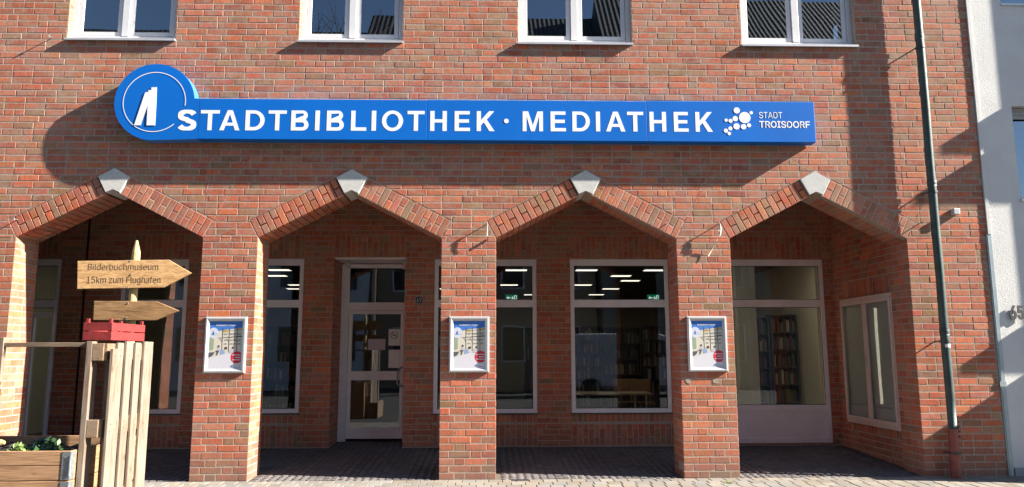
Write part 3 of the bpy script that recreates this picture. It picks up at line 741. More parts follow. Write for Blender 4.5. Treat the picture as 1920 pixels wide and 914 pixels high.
# ------------------------------------------------------------------ posters
def poly(m, pts, y): m.add([(p[0], y, p[1]) for p in pts], [list(range(len(pts)))])
POS = [(-2.817, -2.322, 'leftmost framed library poster, on the brick pillar beside the wooden signpost'),
       (.104, .588, 'middle framed library poster, on the brick pillar right of the entrance door'),
       (3.005, 3.488, 'rightmost framed library poster, on the brick pillar beside the panelled shop window')]
for i, (x0, x1, lb) in enumerate(POS):
    z0, z1 = 1.250, 1.918; T = .052
    pf = empty('poster_frame', ((x0+x1)/2, 0, z0), lb, 'poster', 'framed posters on the arcade pillars')
    m = MB(); yo, ym, yi = -.010, -.034, -.016
    O = rect(x0, x1, z0, z1); C_ = rect(x0+T*.45, x1-T*.45, z0+T*.45, z1-T*.45); I_ = rect(x0+T, x1-T, z0+T, z1-T); Bk = O
    def ringf(A, ya, B, yb):
        for k in range(4):
            j = (k+1) % 4; m.add([(A[k][0], ya, A[k][1]), (A[j][0], ya, A[j][1]), (B[j][0], yb, B[j][1]), (B[k][0], yb, B[k][1])], [(0, 1, 2, 3)])
    ringf(O, -.001, O, -.022); O2 = rect(x0+.008, x1-.008, z0+.008, z1-.008)
    ringf(O, -.022, O2, ym); ringf(O2, ym, C_, ym-.002); ringf(C_, ym-.002, I_, yi)
    m.build('frame', M['silver'], pf)
    a, b, c, d = x0+T-.003, x1-T+.003, z0+T-.003, z1-T+.003; w_, h_ = b-a, d-c
    U = lambda u: a+u*w_; V = lambda v: c+v*h_
    S = box('print', flat('white', (214, 214, 222)), (a, b, -.0135, -.003, c, d), pf)
    y = [-.0138]
    def P(mat, pts):
        m = MB(); poly(m, [(U(u), V(v)) for u, v in pts], y[0]); y[0] -= .0001; return m
    lay = []
    def put(nm, mat, *polys):
        for pts in polys:
            m = MB(); poly(m, [(U(u), V(v)) for u, v in pts], y[0]); m.build(nm, mat, S)
        y[0] -= .00012
    put('printed_sky', flat('sky', (60, 122, 208)), [(0, .84), (.30, .79), (1, .86), (1, 1), (0, 1)])
    put('printed_facade', flat('cream', (214, 206, 190)), [(0, .22), (.55, .33), (1, .35), (1, .855), (.62, .825), (.30, .79), (.16, .75), (0, .75)])
    put('printed_shelves', flat('tan', (205, 170, 96)), [(.40, .745), (.56, .765), (.56, .83), (.40, .80)], [(.80, .80), (.99, .82), (.99, .85), (.80, .835)])
    put('printed_shelves', flat('shade', (150, 146, 140)), *[[(u, v), (u+.09, v+.005), (u+.09, v+.035), (u, v+.03)] for u in (.45, .62, .72, .86) for v in (.50, .58, .70)])
    put('printed_scaffold', flat('iron', (74, 78, 88)), [(.27, .635), (1, .665), (1, .69), (.27, .645)], *[[(u, .36), (u+.022, .36), (u+.022, .86), (u, .86)] for u in (.39, .59, .83)],
        *[[(.38, v), (.99, v+.025), (.99, v+.032), (.38, v+.008)] for v in (.72, .78)], *[[(u-.08, .63), (u-.06, .63), (u+.01, .56), (u, .55)] for u in (.40, .60, .84)])
    put('printed_window', flat('green', (150, 166, 140)), [(.03, .38), (.15, .40), (.15, .62), (.03, .64)])
    put('printed_bench', flat('slate', (84, 86, 98)), [(.0, .23), (.13, .27), (.20, .35), (0, .34)], [(.20, .37), (.30, .40), (.33, .38), (.27, .28), (.23, .28), (.25, .34)])
    put('printed_people', flat('denim', (140, 166, 214)), [(.36, .30), (.50, .32), (.48, .38), (.42, .41), (.36, .38)])
    put('printed_people', flat('pale', (196, 190, 200)), [(.26, .38), (.36, .385), (.35, .44), (.28, .45)], [(.62, .33), (.82, .34), (.76, .42), (.66, .40)])
    put('printed_people', flat('hair', (70, 58, 60)), [(.27, .45), (.33, .45), (.33, .49), (.28, .49)], [(.48, .40), (.56, .41), (.56, .46), (.48, .45)], [(.70, .42), (.76, .42), (.75, .46), (.71, .46)])
    put('printed_floor', flat('floor', (216, 214, 222)), [(0, 0), (1, 0), (1, .33), (.62, .31), (.30, .26), (0, .17)])
    put('printed_disc', flat('ice', (206, 212, 228)), arc(.13, .745, .155, .115, 40, 320, 20)+arc(.13, .745, .155, .115, -40, 40, 8))
    put('printed_logo', flat('ink', (56, 84, 160)), [(.07, .70), (.10, .70), (.115, .74), (.118, .70), (.15, .70), (.14, .785), (.11, .775)])
    put('printed_lines', flat('inkline', (130, 146, 190)), [(.15, .705), (.30, .705), (.30, .71), (.15, .71)], [(.15, .735), (.24, .735), (.24, .74), (.15, .74)])
    put('printed_badge', flat('red', (206, 52, 66)), [(min(1, p[0]), p[1]) for p in arc(.86, .24, .185, .125, 60, 300, 24)]+[(1, .24-.125*.66), (1, .24+.125*.66)])
    yy = y[0]-.0002
    for (t, u0, u1, v0, v1) in (('Stadtbibliothek Troisdorf', .20, .80, .89, .925),):
        stand(text_mesh(t, .001, .012), U(u0), U(u1), V(v0), V(v1), yy, .0002, 'printed_title', flat('titlewhite', (225, 228, 236)), S)
    m = MB()
    for (u0, u1, v) in ((.73, .97, .285), (.80, .96, .235), (.74, .97, .185)):
        u = u0
        while u < u1:
            l = rng.uniform(.012, .03); poly(m, [(U(u), V(v-.006)), (U(u+l), V(v-.006)), (U(u+l), V(v+.014)), (U(u), V(v+.014))], yy); u += l+.008
    for (u0, u1, v) in ((.76, .97, .045),): poly(m, [(U(u0), V(v)), (U(u1), V(v)), (U(u1), V(v+.012)), (U(u0), V(v+.012))], yy)
    m.build('printed_small_text', flat('titlewhite', (225, 228, 236)), S)
    put('printed_logo', flat('ink', (56, 84, 160)), *[arc(.70+du, .055+dv, rr, rr*.7, 0, 350, 10) for du, dv, rr in ((0, 0, .016), (.035, .012, .024), (.02, -.022, .014), (-.03, -.01, .01), (.05, -.018, .012))], [(.77, .035), (.97, .035), (.97, .042), (.77, .042)])

for (x, r_) in ((3.0, .045), (3.335, .05)):            # old filler blots under the right poster
    m = MB(); P_ = [(x+r_*rng.uniform(.5, 1.1)*math.cos(k*.52), 1.135+r_*.7*rng.uniform(.6, 1.1)*math.sin(k*.52)) for k in range(12)]
    poly(m, [(max(p[0], 2.925), p[1]) for p in P_], -.0052); m.build('filler_patch', M['mortar'], pillars[2])
# ------------------------------------------------------------------ downpipe, boxes, hooks, numbers
dp = empty('downpipe', (6.12, -.12, 0), 'dark green rain downpipe with rust red foot running down the brick pier', 'downpipe')
m = MB(); px, py = 6.135, -.118
zz = [.555, .9, 1.3, 1.45, 1.9, 2.4, 2.9, 3.4, 3.9, 4.5, 5.2, 5.9, 6.6, 7.3]
m.tube([(px+rng.uniform(-.004, .004), py, z) for z in zz], .050, 20); m.build('pipe', M['pipe'], dp, smooth=True)
m = MB(); m.tube([(px-.003, py, -.02), (px-.003, py, .20)], .062, 20); m.tube([(px-.003, py, .20), (px-.003, py, .205), (px-.003, py, .57)], [.062, .0565, .0565], 20); m.build('foot_pipe', M['pipe_red'], dp, smooth=False)
for z in (5.46, 3.53, 1.68):
    m = MB(); m.tube([(px, py, z), (px, py, z+.02), (px, py, z+.075), (px, py, z+.085)], [.0515, .056, .056, .0515], 20); m.build('pipe_collar', M['pipe'], dp, smooth=True)
for z in (5.36, 3.46, 1.61, .29):
    m = MB(); m.tube([(px, py, z-.014), (px, py, z+.014)], .057 if z > .5 else .061, 18); m.tube([(px-.055, py+.02, z), (px-.06, .01, z)], .009, 8); m.build('bracket', M['pipe'] if z > .5 else M['dark'], dp)
m = MB(); m.tube([(px, py, 1.535), (px, py, 1.575)], .0512, 20, False); m.build('paper_sticker', M['paper'], dp)
m = MB()
for k in range(5): m.tube([(px+.055, py+.02, .70-.05*k), (px+.085, py-.0, .72-.06*k), (px+.07, py+.03, .66-.05*k)], .007, 6)
m.build('wire_tangle', M['black'], dp)
jb = MB(); jb.box(6.412, 6.494, -.075, -.002, 3.187, 3.266); tag(jb.build('junction_box', M['grey_box'], bevel=.008), 'small light grey junction box on the brick pier right of the downpipe', 'junction box')
def hook(x, z, name, lb, n):
    m = MB(); m.tube([(x, .0, z), (x, -.07, z)], .006, 6); m.tube([(x, -.066, z-.014), (x, -.082, z), (x, -.066, z+.014), (x, -.055, z), (x, -.066, z-.014)], .005, 6)
    return tag(m.build(name, M['steel']), lb, 'hook', 'eye hooks screwed into the facade')
hook(-4.945, 5.433, 'eye_hook', 'steel eye hook in the bricks left of the leftmost upper window', 0)
hook(-5.18+.02, 3.10, 'eye_hook', 'eye hook at the left foot of the leftmost arch', 0)
hook(-.13, 3.045, 'eye_hook', 'eye hook at the right foot of the arch above the entrance door', 0)
hook(.56, 3.06, 'eye_hook', 'eye hook with red cord on the pillar right of the entrance', 0)
hook(2.78, 3.06, 'eye_hook', 'eye hook at the right foot of the arch between middle and right poster', 0)
hook(3.44, 3.06, 'eye_hook', 'eye hook that holds the long white ribbon on the pillar', 0)
hook(6.0, 3.08, 'eye_hook', 'eye hook at the right foot of the rightmost arch', 0)
m = MB(); m.tube([(3.445, -.07, 3.06), (3.452, -.075, 2.99), (3.445, -.07, 2.92), (3.40, -.05, 2.84), (3.36, -.03, 2.76), (3.30, -.025, 2.66)], [.009, .012, .008, .006, .005, .003], 6); m.tube([(3.44, -.07, 3.05), (3.425, -.08, 2.97), (3.44, -.06, 2.93)], .006, 6)
tag(m.build('ribbon', M['ribbon'], smooth=True), 'torn white ribbon hanging from a hook on the right pillar', 'ribbon')
m = MB(); m.tube([(.56, -.07, 3.06), (.563, -.072, 2.98), (.56, -.065, 2.90)], [.008, .006, .004], 6); tag(m.build('ribbon', M['ribbon'], smooth=True), 'short pale cord hanging from a hook on the pillar right of the entrance', 'ribbon')
m = MB(); m.box(.552, .566, -.04, -.004, 2.845, 2.875); tag(m.build('cord_knot', flat('redknot', (200, 60, 60))), 'small red cord end pinned on the pillar right of the entrance', 'cord')
# number 69
pl = empty('house_number_plate', (-.484, YB, 2.22), 'small black house number plate 69 on the bricks right of the entrance', 'house number')
def octa(x0, x1, z0, z1, k): return [(x0+k, z0), (x1-k, z0), (x1, z0+k), (x1, z1-k), (x1-k, z1), (x0+k, z1), (x0, z1-k), (x0, z0+k)]
def plate(P, y0, y1, nm, mt, par):
    m = MB(); n = len(P); m.add([(p[0], y0, p[1]) for p in P]+[(p[0], y1, p[1]) for p in P], [list(range(n))]+[[i, n+i, n+(i+1) % n, (i+1) % n] for i in range(n)]); return m.build(nm, mt, par)
plate(octa(-.545, -.424, 2.221, 2.338, .02), YB-.010, YB-.003, 'rim', flat('rim', (170, 170, 172)), pl)
plate(octa(-.538, -.431, 2.228, 2.331, .018), YB-.0115, YB-.0102, 'plate', M['black'], pl)
stand(text_mesh('69', .001, .02), -.524, -.446, 2.243, 2.316, YB-.0125, .0008, 'digits', flat('rim', (170, 170, 172)), pl)
m = MB(); m.box(-2.1, -2.0, YB+.66, 5.2, .1, 3.2); m.box(-.5, -.4, YB+.66, 5.2, .1, 3.2); m.box(-2.0, -.5, 5.1, 5.2, .1, 3.2); m.box(-2.0, -.5, YB+.66, 5.1, 3.0, 3.2); m.build('added_dark_box', M['dark'], lib)  # added dark enclosure that keeps the view through the door glass dark
# camera above the door
m = MB(); m.box(-1.66, -1.59, YB+.18, YB+.30, 2.80, 2.87); m.tube([(-1.625, YB+.25, 2.87), (-1.625, YB+.30, 2.915)], .012, 8)
tag(m.build('security_camera', M['grey_box'], bevel=.006), 'small pale security camera under the lintel of the entrance recess', 'camera')
m = MB(); m.box(-.775, -.715, YB+.22, YB+.32, 2.78, 2.912); tag(m.build('door_sensor', M['grey_box'], bevel=.005), 'pale motion sensor box under the right end of the entrance lintel', 'sensor')

# display cabinet
y0, y1, z0, z1 = cab
dc = empty('display_cabinet', (XR, (y0+y1)/2, z0), 'cream framed display cabinet with two glazed doors on the arcade end wall', 'display cabinet')
m = MB(); x0 = XR-.055; fwid = .05
m.box(x0, XR, y0, y0+.03, z0, z1); m.box(x0, XR, y1-.03, y1, z0, z1); m.box(x0, XR, y0+.03, y1-.03, z0, z0+.05); m.box(x0, XR, y0+.03, y1-.03, z1-.05, z1); m.build('case', M['cabinet'], dc, bevel=.003)
box('back_panel', M['case_back'], (XR-.012, XR-.002, y0+.03, y1-.03, z0+.05, z1-.05), dc)
ymid = (y0+y1)/2
for (a, b) in ((y0+.032, ymid-.002), (ymid+.002, y1-.032)):
    m = MB(); xx = x0-.018; za, zb = z0+.052, z1-.052
    m.box(xx, x0+.01, a, a+.045, za, zb); m.box(xx, x0+.01, b-.045, b, za, zb); m.box(xx, x0+.01, a+.045, b-.045, za, za+.05); m.box(xx, x0+.01, a+.045, b-.045, zb-.05, zb)
    dd = m.build('cabinet_door', M['cabinet'], dc, bevel=.003)
    box('pane', M['glass_case'], (x0-.008, x0-.002, a+.04, b-.04, za+.045, zb-.045), dd)
    me = text_mesh('www', .001, .02)
    g = MB()
    for k in range(13): g.box(x0-.0095, x0-.0085, b-.16-.034*k, b-.14-.034*k, .735+rng.uniform(0, .003), .757+rng.uniform(0, .006))
    g.build('printed_line', flat('greyprint', (120, 120, 124)), dd)
m = MB(); m.box(x0-.026, x0-.018, ymid-.012, ymid+.012, 1.30, 1.42); m.build('lock', M['steel'], dc)

# ------------------------------------------------------------------ paving
gr = MB(); gr.add([(-250, -250, -.014), (250, -250, -.014), (250, 250, -.014), (-250, 250, -.014)], [(0, 1, 2, 3)]); tag(gr.build('ground', M['asphalt']), kind='structure')
pv = MB(); pv.add([(-9, -1.6, -.008), (9, -1.6, -.008), (9, .0, -.008), (-9, .0, -.008)], [(0, 1, 2, 3)]); pav = tag(pv.build('pavement', M['grout']), kind='structure')
af = MB(); SL = .1/YB
af.add([(X_START, -.0, -.006), (9, -.0, -.006), (9, YB+.7, .1*1.3-.008), (X_START, YB+.7, .1*1.3-.008)], [(0, 1, 2, 3)]); flo = tag(af.build('arcade_floor', M['grout']), kind='structure')
def scol():
    b = rng.uniform(.20, .31); t = rng.uniform(-.015, .02); return (b+t, b*.93, b*.84-t)
stones = []; yr = -.004
TOPF = lambda u, v, w: (u, v, w)
row = 0
while yr > -1.55:
    dpt = .172; u = -8.2-(row % 2)*.085+rng.uniform(-.02, .02)
    while u < 8.4:
        l = rng.uniform(.145, .165); stones.append(rect(u, u+l, yr-dpt, yr)); u += l+.008
    yr -= dpt+.008; row += 1
def vis_ground(P):
    cx = sum(p[0] for p in P)/4; cy = sum(p[1] for p in P)/4; d = Vector((cx, cy, 0))-CAM; z = d.dot(_f)
    ok = abs(F_PX*d.dot(_r2)/z) < 970 and -F_PX*d.dot(_u2)/z < 462 and not (cx < -2.0 and cy < -.3 and F_PX*d.dot(_r2)/z < -690)
    return (1 if ok else 0, 1/z)
so_ = sorted(range(len(stones)), key=lambda i: tuple(-x for x in vis_ground(stones[i]))); ssel = set(so_[:300]); rest = MB()
for i, P in enumerate(stones):
    c = scol(); h = rng.uniform(-.002, .002)
    if i in ssel: m = MB(); prism(m, P, TOPF, h, .004, .01, c, rng.uniform(-.01, .01)); m.build('paving_stone', M['stone'], pav)
    else: prism(rest, P, TOPF, h, .004, .01, c)
rest.build('paving_stones', M['stone'], pav, kind='stuff')
cb = MB(); ccol = lambda: (lambda b: (b*1.02, b*.94, b*.95))(rng.uniform(.13, .20))
fan = .92
for k in range(-10, 10):
    x0 = k*fan
    for r_ in range(-5, 31):
        for i in range(10):
            u = (i+.5)/10; x = x0+u*fan; y = r_*.088+.26*(1-(2*u-1)**2)
            if not (.012 < y < YB+.58) or x < X_START+.3 or x > X_END+1.0 or (y > YB-.05 and not -1.76 < x < -.73): continue
            if x > XR-.06 and y > .0: continue
            if y < DEP+.05 and any(p-.05 < x < p+PW+.05 for p in PILL+[2*BAY, -2*BAY, -2*BAY-.67, -2*BAY-1.34]): continue
            sl = .26*-4*(2*u-1)/fan; ln = math.hypot(1, sl); e = (1/ln, sl/ln); nn = (-e[1], e[0]); a_, b_ = .040+rng.uniform(-.004, .002), .038+rng.uniform(-.003, .002)
            cnr = [(x+e[0]*s*a_+nn[0]*t*b_, y+e[1]*s*a_+nn[1]*t*b_) for s, t in ((-1, -1), (1, -1), (1, 1), (-1, 1))]
            zt = SL*y+rng.uniform(-.001, .0015); cn = ccol()
            cob_col = tuple(c for c in cn)  # own random tone of the cobble
            cen = (x, y, zt+.006)
            cb.add([(p[0], p[1], zt) for p in cnr]+[(p[0], p[1], zt-.015) for p in cnr]+[(x+(p[0]-x)*.6, y+(p[1]-y)*.6, zt+.003) for p in cnr],
                   [(8, 9, 10, 11), (0, 1, 9, 8), (1, 2, 10, 9), (2, 3, 11, 10), (3, 0, 8, 11), (0, 4, 5, 1), (1, 5, 6, 2), (2, 6, 7, 3), (3, 7, 4, 0)], cob_col)
tag(cb.build('cobblestones', M['cobble'], flo), kind='stuff')
m = MB(); m.box(.86, 1.06, -.10, -.02, .0, .006); m.box(.89, 1.03, -.075, -.045, .006, .008); tag(m.build('valve_cover', M['dark']), 'small dark rectangular valve cover set in the pavement below the middle pillar', 'cover')

wd = empty('weed', (3.34, -.36, .0), 'small green weed growing between the paving stones before the right pillar', 'weed'); m = MB()
for k in range(16):
    q = rng.uniform(0, 6.28); l = rng.uniform(.03, .075); d = Vector((math.cos(q), math.sin(q), rng.uniform(.1, .5))).normalized()*l; n_ = Vector((-math.sin(q), math.cos(q), 0))*.009; p = Vector((3.34, -.36, .002)); m.add([p, p+d*.5+n_, p+d, p+d*.5-n_], [(0, 1, 2, 3)])
m.build('leaves', M['leaf2'], wd)
# ------------------------------------------------------------------ white house on the right
wh = empty('white_house', (8, 0, 0), 'white plastered neighbouring house number 65 beside the brick pier', 'building')
mb = MB(); WY = -.006
WHW = [rect(7.335, 8.45, 3.40, 4.63), rect(7.335, 8.45, 6.03, 7.2)]
FW = lambda u, v, w: (u, WY-w, v)
for P in sub_all(rect(X_END+.045, 13, .09, 8.5), WHW): prism(mb, P, FW, 0, .0003, .4, (1, 1, 1))
mb.build('wall', M['plaster'], wh)
box('plinth', M['plinth'], (X_END+.06, 13, WY-.012, .3, -.02, .10), wh)
for (z0, z1) in ((3.40, 4.63), (6.03, 7.2)):
    m = MB(); y = .10
    m.box(7.335, 7.39, y, y+.06, z0, z1); m.box(8.395, 8.45, y, y+.06, z0, z1); m.box(7.39, 8.395, y, y+.06, z0, z0+.06); m.box(7.39, 8.395, y, y+.06, z1-.06, z1)
    W = m.build('window', M['pvc'], wh)
    box('pane', M['glass_up'], (7.385, 8.40, y+.02, y+.035, z0+.055, z1-.055), W)
    box('room_backing', M['black'], (7.34, 8.44, .38, .39, z0, z1), W)
    m = MB(); m.box(7.334, 8.45, WY-.022, y, z0-.03, z0-.002); m.build('sill', M['sill'], W)
    m = MB()
    for k in range(3): m.box(7.392, 8.393, y-.03+.002*k, y-.012, z1-.055-.05*k, z1-.008-.05*k)
    m.build('roller_shutter', M['shutter'], W)
# projecting bays, shelves of stone and shop porch further right (they throw the diagonal shadows)
box('bay', M['plaster'], (8.62, 12, -.254, WY-.001, 2.08, 8.4), wh)
box('stone_shelf', M['concrete'], (8.6, 12, -.393, -.255, 5.30, 5.42), wh)
box('stone_shelf', M['concrete'], (8.6, 12, -.462, -.255, 4.88, 4.99), wh)
box('stone_shelf', M['concrete'], (8.6, 12, -.393, -.255, 2.52, 2.63), wh)
box('shop_porch', M['plaster'], (8.6, 12, -.81, WY-.001, -.01, 2.06), wh)
m = MB(); m.box(X_END-.022, X_END+.045, -.014, .02, -.01, 2.945); m.box(X_END-.008, X_END-.002, -.019, -.014, 0, 2.945); m.build('corner_strip', M['strip'], wh, bevel=.003)
m = MB(); m.box(X_END-.03, X_END+.05, -.021, -.0135, 1.06, 1.12); m.build('strip_clamp', M['steel'], wh)
m = MB(); m.box(X_END+.003, X_END+.045, -.02, .02, 2.946, 8.4); m.build('corner_bead', M['plaster'], wh)
hn = empty('house_number', (7.16, 0, 1.87), 'dark metal house number 65 on the white plaster wall', 'house number')
for ch, a, b in (('6', 7.030, 7.116), ('5', 7.126, 7.210)): stand(text_mesh(ch, .01, .03), a, b, 1.872, 2.048, WY-.030, .012, 'digit', M['digit'], hn)

# ------------------------------------------------------------------ planter, pallet, crate, signpost
pt = empty('raised_planter', (-3.3, -3.15, 0), 'wooden raised planter bed of stacked pallet collars with galvanised corner hinge', 'planter')
fx0, fx1, fy0, fy1 = -3.52, -2.312, -3.705, -2.68
for k in range(4):
    z0, z1 = k*.2035+.002, (k+1)*.2035-.003
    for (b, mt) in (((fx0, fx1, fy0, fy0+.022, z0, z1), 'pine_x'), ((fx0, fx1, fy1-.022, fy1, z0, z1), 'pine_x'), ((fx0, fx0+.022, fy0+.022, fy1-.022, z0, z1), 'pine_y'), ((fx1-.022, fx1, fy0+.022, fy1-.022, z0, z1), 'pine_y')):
        m = MB(); m.box(*b[:4], b[4], b[4]+.098); m.box(*b[:4], b[4]+.101, b[5]); m.build('board', M[mt], pt, bevel=.003)
    m = MB(); m.box(fx1-.055, fx1+.003, fy0-.003, fy0, z0+.004, z1-.004); m.box(fx1, fx1+.003, fy0, fy0+.055, z0+.004, z1-.004); m.tube([(fx1+.002, fy0-.004, z0+.03), (fx1+.002, fy0-.004, z1-.03)], .007, 8)
    for i in range(4): m.box(fx1-.04, fx1-.03, fy0-.0045, fy0-.003, z0+.03+.04*i, z0+.04+.04*i)
    m.build('hinge', M['steel'], pt)
m = MB(); N = 14
for i in range(N):
    for j in range(N):
        xs = [fx0+.022+(fx1-fx0-.044)*(i+a)/N for a in (0, 1)]; ys = [fy0+.022+(fy1-fy0-.044)*(j+a)/N for a in (0, 1)]
        zf = lambda x, y: .735+.018*math.sin(x*31+y*17)+.014*math.sin(y*43-x*11)
        m.add([(x, y, zf(x, y)) for x, y in ((xs[0], ys[0]), (xs[1], ys[0]), (xs[1], ys[1]), (xs[0], ys[1]))], [(0, 1, 2, 3)])
m.build('soil', M['soil'], pt)
def leafball(m, c, r, n, s, flat_=.8):
    for _ in range(n):
        d = Vector((rng.gauss(0, 1), rng.gauss(0, 1), rng.gauss(0, flat_))).normalized()*r*rng.uniform(.35, 1); d.z = abs(d.z)
        p = Vector(c)+d; a = Vector((rng.gauss(0, 1), rng.gauss(0, 1), rng.gauss(0, .6))).normalized(); b = a.orthogonal().normalized(); k = s*rng.uniform(.6, 1.3)
        m.add([p-a*k, p+b*k*.5, p+a*k, p-b*k*.5], [(0, 1, 2, 3)])
def plant(name, x, y, r, lb, cat, lm, petal=None, spiky=False):
    e = empty(name, (x, y, .735), lb, cat); m = MB()
    if spiky:
        for k in range(22):
            q = rng.uniform(0, 6.28); l = rng.uniform(.10, .17); dx, dy = math.cos(q), math.sin(q); p = [Vector((x+dx*l*t*.9, y+dy*l*t*.9, .735+l*1.0*(t-.55*t*t))) for t in (0, .35, .7, 1)]; s = Vector((-dy, dx, 0))*.006
            m.add([v for t, v in enumerate([p[0]-s, p[0]+s, p[1]-s, p[1]+s, p[2]-s*.7, p[2]+s*.7, p[3]])], [(0, 1, 3, 2), (2, 3, 5, 4), (4, 5, 6)])
    else: leafball(m, (x, y, .745), r, 210, .030)
    m.build('leaves', M[lm], e)
    if petal:
        m = MB(); leafball(m, (x, y, .745+r*.45), r*.75, 45, .013); m.build('blossoms', M[petal], e)
    return e
plant('flowering_plant', -2.72, -3.30, .125, 'small dark green plant with blue violet blossoms in the raised planter', 'plant', 'leaf', 'petal')
plant('leafy_plant', -2.87, -3.36, .08, 'small light green leafy plant left of the blue violet blossoms', 'plant', 'leaf2')
plant('grassy_plant', -2.48, -3.15, .1, 'thin arching grassy plant in the planter beside the pallet', 'plant', 'leaf2', None, True)
tr = empty('trellis_frame', (-2.6, -3.60, .8), 'thin grey wooden rail on a pale post above the planter', 'trellis')
box('rail', M['rail'], (-2.93, -2.285, -3.615, -3.59, 1.530, 1.562), tr, .003); box('post', M['pal_z'], (-2.945, -2.896, -3.622, -3.585, .60, 1.60), tr, .003)
yf = empty('yellow_flower', (-2.93, -3.64, 1.16), 'orange yellow flower tied to the pale trellis post at the left edge', 'flower')
m = MB()
for k in range(34):
    q = rng.uniform(0, 6.28); p = Vector((-2.905, -3.66, 1.235)); d = Vector((math.cos(q), rng.uniform(-.7, .1), math.sin(q)*1.2)); s = d.cross(Vector((0, 1, 0))).normalized()*.022; e_ = d*.05
    m.add([p, p+e_*.6+s, p+e_*1.3, p+e_*.6-s], [(0, 1, 2, 3)])
m.build('petals', M['yellow'], yf); m = MB(); m.tube([(-2.928, -3.628, 1.10), (-2.905, -3.645, 1.235)], .004, 6); m.build('stem', M['leaf'], yf)
m = MB(); m.tube([(-3.3, -3.715, .872), (-2.79, -3.715, .872), (-2.765, -3.715, .872)], [.022, .022, .012], 12); m.tube([(-3.1, -3.70, .81), (-3.1, -3.71, .86)], .012, 8); tag(m.build('round_stake', M['pole'], smooth=False), 'pale round wooden stake end lying on the planter front edge', 'stake')

pa = empty('wooden_pallet', (-2.2, -3.2, .36), 'weathered wooden pallet standing on end beside the planter, deck facing right', 'pallet')
TA = Matrix.Translation((-2.137, -3.62, 0)) @ Matrix.Rotation(R(3.2), 4, 'Z')      # local x: deck normal, y: along the deck
def pbox(name, mat, b, bev=.004):
    m = MB(); m.box(*b, T=TA); return m.build(name, mat, pa, bevel=bev)
PZ0, PZ1 = .36, 1.565
for (a, b, dz_) in ((.0, .082, -.048), (.135, .232, -.004), (.285, .395, .008), (.455, .56, .002), (.622, .80, .012)): pbox('deck_board', M['pal_z'], (-.022+(.022 if a == 0 else 0), .0+(.022 if a == 0 else 0), a, b, PZ0, PZ1+dz_))
for k, z in enumerate((PZ0+.0, PZ0+.53, PZ1-.135)):
    pbox('stringer', M['pal_y'], (-.045, -.0225, 0.01, .8, z, z+.125))
    for y in (0.002, .33, .70): pbox('block', M['pal_y'], (-.125, -.0455, y, y+.10, z, z+.125))
for y in (0.0, .33, .70): pbox('base_board', M['pal_z'], (-.168, -.1255, y, y+.10, PZ0, PZ1+.005))
nl = MB()
for (a, b) in ((.0, .085), (.132, .235), (.282, .40), (.45, .565), (.618, .80)):
    for z in (PZ0+.05, PZ0+.09, PZ0+.57, PZ0+.62, PZ1-.10, PZ1-.055): 
        yy_ = a+(b-a)*rng.uniform(.25, .75); q = TA @ Vector((.0, yy_, z)); q2 = TA @ Vector((.0235 if a == 0 else .0015, yy_, z)); nl.tube([q, q2], .0045, 6)
nl.build('nail_heads', M['dark'], pa, kind='stuff')
st = MB(); st.box(-2.42, -2.0, -3.66, -2.78, -.01, .358); tag(st.build('timber_plinth', M['pal_y'], bevel=.01), 'low timber plinth under the upright pallet', 'plinth')
cr = empty('red_crate', (-2.28, -3.27, 1.577), 'small red stained wooden crate on top of the upright pallet', 'crate')
cx0, cx1, cy0, cy1, z0 = -2.372, -2.165, -3.56, -3.03, 1.579
for (za, zb) in ((z0, z0+.062), (z0+.069, z0+.128)):
    box('slat', M['red'], (cx0, cx1, cy0, cy0+.008, za, zb), cr, .002); box('slat', M['red'], (cx0, cx1, cy1-.008, cy1, za, zb), cr, .002)
    box('slat', M['red'], (cx0, cx0+.008, cy0+.009, cy1-.009, za, zb), cr, .002); box('slat', M['red'], (cx1-.008, cx1, cy0+.009, cy1-.009, za, zb), cr, .002)
for (x, y) in ((cx0+.010, cy0+.010), (cx1-.032, cy0+.010), (cx0+.010, cy1-.032), (cx1-.032, cy1-.032)): box('corner_post', M['red'], (x, x+.022, y, y+.022, z0+.001, z0+.158), cr, .002)
box('crate_floor', M['red'], (cx0+.008, cx1-.008, cy0+.008, cy1-.008, z0, z0+.006), cr)

sp = empty('signpost', (-2.36, -2.87, 0), 'pale round wooden signpost with two wooden arrow boards above the pallet', 'signpost')
m = MB(); px, py = -2.358, -2.862; m.tube([(px+.004, py, .0), (px, py, 2.30), (px+.001, py, 2.32), (px-.002, py, 2.42)], [.038, .034, .033, .010], 14); m.build('post', M['pole'], sp, smooth=False)
def arrow(name, P, y0, y1, mat, rz):
    n = len(P); m = MB(); ox = -2.358
    T = Matrix.Translation((ox, y0, 0)) @ Matrix.Rotation(rz, 4, 'Z') @ Matrix.Translation((-ox, -y0, 0))
    th = y1-y0; G = grow(P, -.003)
    vs = [T @ Vector((p[0], y0, p[1])) for p in G]+[T @ Vector((p[0], y0+.003, p[1])) for p in P]+[T @ Vector((p[0], y0+th, p[1])) for p in P]
    fs = [list(range(n)), [2*n+i for i in reversed(range(n))]]
    for i in range(n): j = (i+1) % n; fs += [[i, n+i, n+j, j], [n+i, 2*n+i, 2*n+j, n+j]]
    m.add(vs, fs); return m.build(name, mat, sp), T
A1 = [(-2.760, 2.003), (-2.098, 2.023), (-1.885, 2.146), (-2.071, 2.255), (-2.774, 2.232)]
A2 = [(-2.628, 1.753), (-2.140, 1.751), (-1.957, 1.830), (-2.143, 1.908), (-2.632, 1.908)]
a1, T1 = arrow('arrow_board', A1, -2.924, -2.899, M['oak'], R(8)); arrow('arrow_board', A2, -2.924, -2.899, M['oak2'], R(4))
